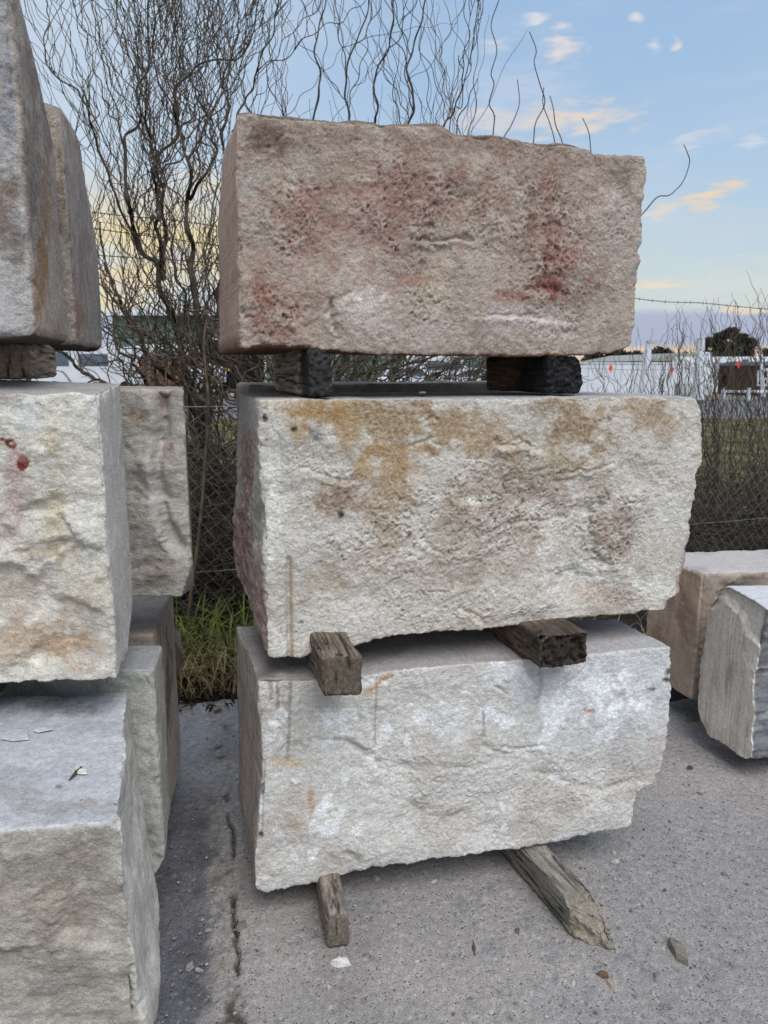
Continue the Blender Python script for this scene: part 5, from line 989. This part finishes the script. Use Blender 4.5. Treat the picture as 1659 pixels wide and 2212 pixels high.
# tangled undergrowth
def thicket(name, x0, x1, Y0, Y1, h, n, seed, r=.0035):
    r0 = np.random.default_rng(seed); t = Tubes()
    for i in range(n):
        p = np.array([r0.uniform(x0, x1), r0.uniform(Y0, Y1), r0.uniform(0, h * .5)]); d = np.array([r0.normal(0, 1), r0.normal(0, .7), abs(r0.normal(.6, .5))]); P = wavy(p, d, r0.uniform(.3, 1.0), seed * 3 + i, .03, .035, r0.uniform(-.4, .4), -.15)
        P[:, 2] = np.clip(P[:, 2], .0, h * (1 + .25 * math.sin(p[0] * 9))); t.add(P, np.linspace(r * r0.uniform(.6, 1.5), .0014, len(P)), 4)
    tag(t.build(name, M_THICK), kind='stuff')
thicket('bramble_thicket', 1.4, 5.4, 5.9, 7.5, .85, 1900, 51)
thicket('tangled_undergrowth', -2.0, .3, 4.35, 5.6, 1.25, 2600, 52)
thicket('upright_undergrowth', -1.3, -.35, 4.5, 5.4, 1.9, 520, 54, .0055)
thicket('dry_undergrowth', .3, 2.4, 5.6, 6.6, .9, 350, 53)

def low_twigs():
    r0 = np.random.default_rng(57); t = Tubes()
    for i in range(230):
        p = np.array([r0.uniform(-.75, .75), r0.uniform(4.6, 5.4), r0.uniform(1.15, 1.5)]); a = r0.normal(.55, .55); d = np.array([math.sin(a), r0.normal(0, .3), math.cos(a) * .8]); P = wavy(p, d, r0.uniform(.4, .9), 5700 + i, .03, .03, r0.uniform(-.5, .5), 0)
        t.add(P, np.linspace(r0.uniform(.0024, .006), .0014, len(P)), 4)
    for i in range(210):
        p = np.array([r0.uniform(-1.7, -.35), r0.uniform(4.7, 5.4), r0.uniform(1.15, 1.75)]); a = r0.normal(-.5, .6); d = np.array([math.sin(a), r0.normal(0, .3), math.cos(a) * .8]); P = wavy(p, d, r0.uniform(.35, .9), 5900 + i, .03, .03, r0.uniform(-.5, .5), 0)
        t.add(P, np.linspace(r0.uniform(.003, .010), .0016, len(P)), 5)
    tag(t.build('low_willow_twigs', M_TWIG), kind='stuff')
low_twigs()
# ------------------------------------------------------------------ grass and litter
def grass(name, cx, cy, rx, ry, n, hmin, hmax, mat, seed, lean=.5, wd=.006):
    r0 = np.random.default_rng(seed); V = []; Q = []; k0 = 0
    for i in range(n):
        a, rr = r0.uniform(0, 6.28), math.sqrt(r0.random()); x, y = cx + rx * rr * math.cos(a), cy + ry * rr * math.sin(a); h = r0.uniform(hmin, hmax); th = r0.uniform(0, 6.28); l = r0.uniform(.15, 1) * lean * h
        d = np.array([math.cos(th), math.sin(th), 0]); s = np.array([-d[1], d[0], 0]) * wd * r0.uniform(.5, 1.2)
        for j in range(5):
            q = j / 4; c = np.array([x, y, .0]) + d * l * q ** 1.8 + np.array([0, 0, h * (q - .35 * q ** 3 * min(1, l / h))]); w = s * (1 - q ** 1.5) + s * .06; V += [c - w, c + w]
            if j < 4: Q.append((k0 + 2 * j, k0 + 2 * j + 1, k0 + 2 * j + 3, k0 + 2 * j + 2))
        k0 += 10
    return tag(mesh_np(name, V, Q, mat), kind='stuff')
g = at_z(480, 1450, 0.)
grass('grass_clump', g[0] + .10, 3.86, .42, .20, 300, .14, .46, M_GRASS, 61, 1.6)
grass('dry_grass', g[0] + .0, 3.64, .45, .24, 520, .08, .30, M_STRAW, 62, 1.8, .004)
grass('tall_grass', g[0] + .28, 4.1, .25, .15, 50, .4, .75, M_GRASS, 63, .5)
grass('verge_weeds', 2.0, 4.4, .9, .3, 160, .05, .2, M_STRAW, 64, 1.2, .004)
def litter():
    r0 = np.random.default_rng(8); V = []; Q = []; k = 0
    for i in range(1500):
        x, y = r0.uniform(-1.3, .1), 3.26 + .62 * r0.random() ** .9; c = np.array([x, y, r0.uniform(-.02, .05)]); a, b = r0.normal(size=3), r0.normal(size=3); a /= np.linalg.norm(a); b -= a * (a @ b); b /= np.linalg.norm(b); l, w = r0.uniform(.015, .05), r0.uniform(.003, .008)
        V += [c - a * l - b * w * .3, c - b * w, c + a * l, c + b * w]; Q.append((k, k + 1, k + 2, k + 3)); k += 4
    tag(mesh_np('leaf_litter', V, Q, plain('dead_leaves', (74, 62, 50), .9, .1, 0, .5, 30)), kind='stuff')
litter()

# ------------------------------------------------------------------ far side of the road
def frame_at(px, py, Y, rz=0.):
    c = at_y(px, py, Y); cs, sn = math.cos(rz), math.sin(rz)
    return c, lambda v: (c[0] + v[0] * cs - v[1] * sn, c[1] + v[0] * sn + v[1] * cs, v[2])
def wpx(d, Y): return d * Y / FPX * 1.0
def shed():
    Y = 52.; c = at_y(245, 700, Y); x0 = c[0]; x1 = at_y(1120, 700, Y)[0]; zt = at_y(250, 672, Y)[2]
    root = empty('industrial_shed', (x0, Y, 0), 'long green clad industrial shed with a pale roof edge across the road on the left', 'building')
    m = MB(); m.box(x0, x1, Y, Y + 18, 0, zt - .25); m.build('wall', M_GREEN, root)
    m = MB(); m.prism([(x0 - .3, zt - .25), (x0 - .3, zt), ((x0 + x1) / 2, zt + 1.6), (x1 + .3, zt), (x1 + .3, zt - .25)], Y - .3, Y + 18.3); m.build('roof', M_SHEDROOF, root)
    step = .55; x = x0 + .2
    rb = MB()
    while x < x1: rb.box(x, x + .09, Y - .045, Y - .002, .05, zt - .27); x += step
    tag(rb.build('cladding_ribs', M_GREEN, root), kind='stuff')
    dx = at_y(450, 700, Y)[0]; m = MB(); m.box(dx, dx + 3.6, Y - .06, Y - .05, 0, 3.2); d = m.build('doorway_shade', M_DARK, root)  # flat dark panel paints the shade inside the door opening
    m = MB(); m.box(dx - .15, dx, Y - .12, Y - .004, 0, 3.35); m.box(dx + 3.6, dx + 3.75, Y - .12, Y - .004, 0, 3.35); m.box(dx, dx + 3.6, Y - .12, Y - .004, 3.2, 3.35); m.build('door_frame', M_SHEDROOF, root)
    m = MB(); m.box(dx + .5, dx + 1.4, Y - .2, Y - .07, 1.15, 1.45); m.build('yellow_barrier', M_SKIN, root)
    m = MB(); m.box(x0 - .35, x1 + .35, Y - .45, Y - .31, zt - .3, zt - .1); m.build('gutter', M_WHITE, root)
shed()
def wheel(root, x, y, r, w=.2):
    m = MB(); m.cyl((x, y, r), (x, y + w, r), r, r, 16); t = m.build('wheel', M_TYRE, root)
    m = MB(); m.cyl((x, y - .015, r), (x, y - .004, r), r * .58, r * .5, 12); m.build('rim', M_RIM, t)
def van(label, px, Y, L=5.2, H=2.3, flip=1, cat='van', name='white_van', body=M_WHITE, group='white vehicles parked across the road'):
    c = at_y(px, 800, Y); root = empty(name, (c[0], Y, 0), label, cat, group); X = lambda x: c[0] + flip * (x - L / 2)
    prof = [(0, .42), (0, H - .12), (.12, H), (L * .70, H), (L * .80, H - .12), (L * .90, H * .58), (L * .98, H * .52), (L, H * .42), (L, .42)]
    pr = [(X(x), z) for x, z in prof]; m = MB(); m.prism(pr, Y, Y + 1.9); m.build('body', body, root, .04)
    m = MB(); y = Y - .012
    m.prism([(X(L * .66), H * .60), (X(L * .66), H * .90), (X(L * .76), H * .90), (X(L * .855), H * .60)], y, Y - .003); m.build('side_window', M_GLASS, root)
    m = MB(); m.add([(X(L * .815) + flip * .02, Y + .1, H - .2), (X(L * .815) + flip * .02, Y + 1.8, H - .2), (X(L * .905) + flip * .02, Y + 1.8, H * .6), (X(L * .905) + flip * .02, Y + .1, H * .6)], [(0, 1, 2, 3)]); m.build('windscreen', M_GLASS, root)
    m = MB(); m.box(min(X(L * .32), X(L * .58)), max(X(L * .32), X(L * .58)), y, Y - .003, H * .6, H * .86); m.build('panel_window', M_GLASS, root)
    m = MB(); m.box(min(X(L - .02), X(L + .08)), max(X(L - .02), X(L + .08)), Y - .02, Y + 1.92, .32, .6); m.build('bumper', M_DARK, root)
    m = MB(); m.box(min(X(L - .12), X(L + .015)), max(X(L - .12), X(L + .015)), Y - .012, Y + .25, H * .34, H * .43); m.build('headlight', M_RIM, root)
    for wx in (L * .18, L * .80): wheel(root, X(wx), Y - .02, .36)
def carr(label, px, Y, L=4.3, H=1.46, flip=1, body=M_WHITE, group='white vehicles parked across the road'):
    c = at_y(px, 820, Y); root = empty('parked_car', (c[0], Y, 0), label, 'car', group); X = lambda x: c[0] + flip * (x - L / 2)
    lo = [(0, .3), (0, .82), (.15, .95), (L * .70, .95), (L * .95, .82), (L, .62), (L, .3)]; m = MB(); m.prism([(X(x), z) for x, z in lo], Y, Y + 1.75); m.build('body', body, root, .06)
    cab = [(L * .05, .94), (L * .13, H - .06), (L * .2, H), (L * .50, H), (L * .56, H - .05), (L * .72, .94)]; m = MB(); m.prism([(X(x), z) for x, z in cab], Y + .1, Y + 1.65); m.build('cabin', body, root, .04)
    m = MB(); m.prism([(X(L * .11), .98), (X(L * .165), H - .1), (X(L * .34), H - .1), (X(L * .34), .98)], Y + .085, Y + .097); m.build('rear_window', M_GLASS, root)
    m = MB(); m.prism([(X(L * .36), .98), (X(L * .36), H - .1), (X(L * .53), H - .1), (X(L * .66), .98)], Y + .085, Y + .097); m.build('front_window', M_GLASS, root)
    m = MB(); x0, x1 = L * .735, L * .575; m.add([(X(x0), Y + .15, .97), (X(x0), Y + 1.6, .97), (X(x1), Y + 1.6, H - .03), (X(x1), Y + .15, H - .03)], [(0, 1, 2, 3)]); m.build('windscreen', M_GLASS, root)
    m = MB(); m.box(min(X(L - .12), X(L + .01)), max(X(L - .12), X(L + .01)), Y - .01, Y + .3, .62, .74); m.build('headlight', M_RIM, root)
    for wx in (L * .2, L * .8): wheel(root, X(wx), Y - .02, .32)
van('white van with side windows parked in front of the green shed, seen through the willow', 380, 44, 5.0, 2.7)
van('white box truck at the far left, seen under the upper left blocks', 190, 42, 6.2, 2.5, -1)
van('white van parked behind the windscreen car, seen in the gap under the top block', 950, 46, 4.2, 2.1)
carr('white car with dark windows in the middle of the gap under the top block', 900, 41, 4.2, 1.5, 1)
carr('white car at the right of the gap, next to the burnt timber', 1010, 39, 4.3, 1.4, -1)
def skip_bin():
    Y = 40; c = at_y(345, 800, Y); root = empty('skip_bin', (c[0], Y, 0), 'rusty brown steel bin across the road, behind the willow limbs', 'skip bin'); z1 = at_y(345, 772, Y)[2]
    m = MB(); m.prism([(c[0] - .75, .1), (c[0] - 1.15, z1), (c[0] + 1.15, z1), (c[0] + .75, .1)], Y, Y + 1.6); m.build('body', M_RUST, root)
    m = MB(); m.box(c[0] - 1.22, c[0] + 1.22, Y - .06, Y - .004, z1 - .1, z1 + .04); m.build('rim', M_RUST, root)
    for k in (-.5, 0, .5):
        m = MB(); m.box(c[0] + k - .05, c[0] + k + .05, Y - .05, Y - .003, .15, z1 - .11); m.build('rib', M_RUST, root)
skip_bin()
def cone(px, py, Y, label):
    c = at_y(px, py, Y); root = empty('traffic_cone', (c[0], Y, 0), label, 'traffic cone'); m = MB(); m.cyl((c[0], Y, .04), (c[0], Y, .9), .24, .05, 12); m.build('cone', M_ORANGE, root); m = MB(); m.box(c[0] - .28, c[0] + .28, Y - .28, Y + .28, 0, .04); m.build('base', M_DARK, root)
    m = MB(); m.cyl((c[0], Y, .5), (c[0], Y, .68), .152, .112, 12); m.build('white_band', M_WHITE, root)
cone(84, 800, 30, 'orange traffic cone across the road, just right of the upper left timber')
def white_wall():
    Y = 40; x0, x1 = at_y(1236, 800, Y)[0], at_y(1572, 800, Y - 1)[0]; z1 = at_y(1300, 786, Y)[2]
    root = empty('panel_wall', (x0, Y, 0), 'long low white panel wall across the road on the right', 'wall'); n = 9; w = (x1 - x0) / n
    for i in range(n): m = MB(); m.box(x0 + i * w + .01, x0 + (i + 1) * w - .01, Y, Y + .12, .05, z1); m.build('panel', M_WHITE, root)
    m = MB(); m.box(x0 - .05, x1 + .05, Y - .03, Y + .15, z1 + .003, z1 + .08); m.build('capping', M_SHEDROOF, root)
    c = at_y(1492, 850, 36); r2 = empty('service_cabinet', (c[0], 36, 0), 'grey service cabinet standing in front of the long white wall', 'cabinet'); z2 = at_y(1492, 828, 36)[2]
    m = MB(); m.box(c[0] - .55, c[0] + .55, 36, 36.6, .08, z2); m.build('body', M_GREY, r2, .02); m = MB(); m.box(c[0] + .05, c[0] + .48, 35.985, 35.997, .3, z2 - .15); m.build('grille', M_DARK, r2); m = MB(); m.box(c[0] - .6, c[0] + .6, 35.95, 36.65, 0, .078); m.build('plinth', M_ROAD, r2)
white_wall()
def pole(px_b, px_t, y_t, Y, label, r=.17, head=True):
    b = at_y(px_b, 850, Y); t = at_y(px_t, y_t, Y); root = empty('light_pole' if head else 'white_pole', (b[0], Y, 0), label, 'pole', 'pale poles across the road')
    m = MB(); m.cyl((b[0], Y, 0), tuple(t), r * 1.25, r * .8, 12); m.build('shaft', M_WHITE, root); m = MB(); m.cyl((b[0], Y, 0), (b[0], Y, .12), r * 1.7, r * 1.7, 12); m.build('footing', M_ROAD, root)
    m = MB()
    if head: m.box(t[0] - .08, t[0] + .34, Y - .14, Y + .14, t[2] + .004, t[2] + .12); m.build('lamp_head', M_GREY, root)
    else: m.cyl((t[0], Y, t[2] + .002), (t[0], Y, t[2] + .05), r * .9, r * .7, 12); m.build('cap', M_GREY, root)
pole(1386, 1402, 742, 33, 'white light pole with a small lamp head, right of the top block')
pole(1650, 1642, 736, 36, 'pale pole at the right edge, right of the dark gum tree', .08, False)
pole(1508, 1514, 732, 33, 'thick white pole in front of the dark gum tree', .20, False)
def house(label, name, px0, px1, Y, y_eave, y_ridge, wall, roof, depth=10, side=False, windows=(), group='buildings across the road'):
    x0, x1 = at_y(px0, 800, Y)[0], at_y(px1, 800, Y)[0]; ze, zr = at_y(px0, y_eave, Y)[2], at_y(px0, y_ridge, Y)[2]; root = empty(name, (x0, Y, 0), label, 'building', group)
    m = MB(); m.box(x0, x1, Y, Y + depth, 0, ze); m.build('wall', wall, root)
    m = MB()
    if side: m.prism([(x0 - .3, ze + .003), ((x0 + x1) / 2, zr), (x1 + .3, ze + .003)], Y - .3, Y + depth + .3)
    else: m.add([(x0 - .3, Y - .4, ze + .003), (x1 + .3, Y - .4, ze + .003), (x1 - .2, Y + depth / 2, zr), (x0 + .2, Y + depth / 2, zr), (x0 - .3, Y + depth + .4, ze + .003), (x1 + .3, Y + depth + .4, ze + .003)], [(0, 1, 2, 3), (3, 2, 5, 4), (0, 3, 4), (1, 5, 2), (0, 4, 5, 1)])
    m.build('roof', roof, root)
    for (a, b, z0, z1, gl) in windows:
        wx0, wx1 = at_y(a, 800, Y)[0], at_y(b, 800, Y)[0]; m = MB(); m.box(wx0 - .1, wx1 + .1, Y - .06, Y - .003, z0 - .1, z1 + .1); f = m.build('window', M_WHITE, root); m = MB(); m.box(wx0, wx1, Y - .075, Y - .063, z0, z1); m.build('pane', gl, f)
    return root
M_GABLE = plain('grey_beige_cladding', (128, 122, 112), .7, .2, 0, .1, .7); M_EAVES = plain('weathered_roof_sheet', (150, 148, 142), .6, .3, 0, .1, .6)
house('grey beige warehouse with a shallow gable behind the white wall', 'warehouse', 1388, 1560, 70, 780, 762, M_GABLE, M_EAVES, 22, True, [(1500, 1532, 1.6, 2.6, M_WHITE)])
house('long beige shed with a white roof at the right, behind the gum tree', 'long_shed', 1530, 1790, 62, 790, 768, M_CREAM, M_SHEDROOF, 16, False, [(1600, 1615, .8, 2.0, M_GLASS)])
house('dark tiled house with a white window on the right, behind the shrubs', 'tiled_house', 1556, 1660, 44, 812, 784, M_BRICK, M_TILE, 7, False, [(1590, 1630, .95, 1.35, M_GLASS)])
house('low brown shed at the right edge behind white rails', 'brown_shed', 1642, 1780, 40, 790, 780, M_BRICK, M_TILE, 7, False, [(1640, 1656, .6, 1.2, M_DARK)])
def rails():
    Y = 34; x0, x1 = at_y(1560, 830, Y)[0], at_y(1760, 830, Y)[0]; root = empty('rail_fence', (x0, Y, 0), 'white post and rail fence across the road at the right edge', 'fence'); z = at_y(1600, 848, Y)[2]
    for zz in (z, z + .55, z + .95):
        m = MB(); m.box(x0 if zz < z + .5 else x0 + 1.6, x1, Y, Y + .08, zz, zz + .1); m.build('rail', M_WHITE, root)
    x = x0
    while x < x1: m = MB(); m.box(x, x + .12, Y - .123, Y - .003, 0, z + (.2 if x < x0 + 1.5 else 1.1)); m.build('post', M_WHITE, root); x += 1.1
    carr('white car behind the rails at the right edge', 1650, 33, 4.2, 1.45, -1) if False else None
rails()
def pennants():
    Y = 30; root = empty('pennant_line', tuple(at_y(1330, 795, Y)), 'thin line strung with small red pennants in front of the white wall', 'bunting'); P = [at_y(1200, 792, Y), at_y(1330, 798, Y), at_y(1450, 798, Y), at_y(1592, 786, Y), at_y(1700, 780, Y)]
    t = Tubes(); t.add(catmull(P, 10), .008, 4); t.build('cord', M_WIRE, root)
    for px, py in ((1318, 797), (1450, 800), (1594, 788), (1672, 783)):
        c = at_y(px, py, Y); m = MB(); m.prism([(c[0] - .07, c[2] + .02), (c[0], c[2] + .2), (c[0] + .08, c[2] + .05), (c[0] + .02, c[2] - .15)], Y - .05, Y - .035); m.build('pennant', M_RED, root)
pennants()
def gum(name, label, px, Y, crown, n, seed, trunk_px=None, group='dark trees beyond the buildings', size=.35):
    c = at_y(px, 800, Y); root = empty(name, (c[0], Y, 0), label, 'tree', group); r0 = np.random.default_rng(seed); V = []; T = []; k = 0; t = Tubes(); hub = None
    for (cx, cy, rx, ry) in crown:
        o = at_y(cx, cy, Y); a, b = rx * Y / FPX, ry * Y / FPX
        for i in range(n):
            d = r0.normal(size=3); d /= np.linalg.norm(d); q = o + d * [a, a * .8, b] * r0.uniform(.55, 1.08); s = size * r0.uniform(.4, 1.1); e, f = r0.normal(size=3), r0.normal(size=3); V += [q + e * s * .5, q - e * s * .25 + f * s * .4, q - e * s * .25 - f * s * .4]; T.append((k, k + 1, k + 2)); k += 3
        h = np.array([c[0], Y, o[2] * .45]); t.add(catmull([[c[0] + .02, Y, 0], h, (h + o) / 2 + r0.normal(0, .2, 3), o], 5), np.linspace(.28, .06, 16), 7)
    t.build('trunk', M_TRUNK, root); mesh_np('crown', V, T, M_LEAF, root, None, False, True)
gum('gum_tree', 'broad dark gum tree standing above the white shed roof on the right', 1575, 75, [(1580, 717, 15, 9), (1560, 727, 16, 9), (1542, 742, 16, 9), (1600, 731, 17, 10), (1622, 742, 12, 10), (1565, 748, 20, 11), (1600, 752, 22, 12), (1517, 752, 9, 12), (1530, 738, 14, 8), (1580, 764, 26, 10), (1548, 766, 16, 9), (1615, 762, 12, 10)], 420, 71, size=.3)
for i, (px, w, y, lab) in enumerate([(1285, 22, 776, 'small dark tree leftmost in the far row, under the top block corner'), (1335, 26, 770, 'dark rounded tree in the far row, left of the white light pole'), (1375, 22, 774, 'dark tree in the far row just behind the light pole'), (1425, 24, 764, 'taller dark tree in the far row, right of the light pole'), (1470, 26, 776, 'low dark tree behind the pale warehouse gable'), (1690, 40, 760, 'dark tree at the right edge behind the sheds')]):
    gum('far_tree', lab, px, 95, [(px, y, w, 13), (px - w * .6, y + 6, w * .6, 11), (px + w * .6, y + 5, w * .6, 11), (px + w * .2, y + 12, w, 9)], 420, 80 + i, size=.5)
for i, (px, lab) in enumerate([(1830, 'dark tree beyond the road, out past the right edge of the yard'), (2010, 'broad dark tree beyond the road, further right past the sheds'), (2260, 'dark tree beyond the road, furthest to the right')]):
    gum('far_tree', lab, px, 85, [(px, 768, 50, 20), (px + 40, 776, 40, 16), (px - 45, 778, 36, 13)], 420, 95 + i, size=.6)
for i, px in enumerate((-150, 60, 215)):
    gum('far_tree', ['dark tree beyond the road, far left out past the stack', 'dark tree beyond the road behind the left stack', 'dark bushy tree left of the green shed'][i], px, 80, [(px, 770, 40, 20), (px + 20, 780, 26, 14)], 500, 90 + i, size=.5)
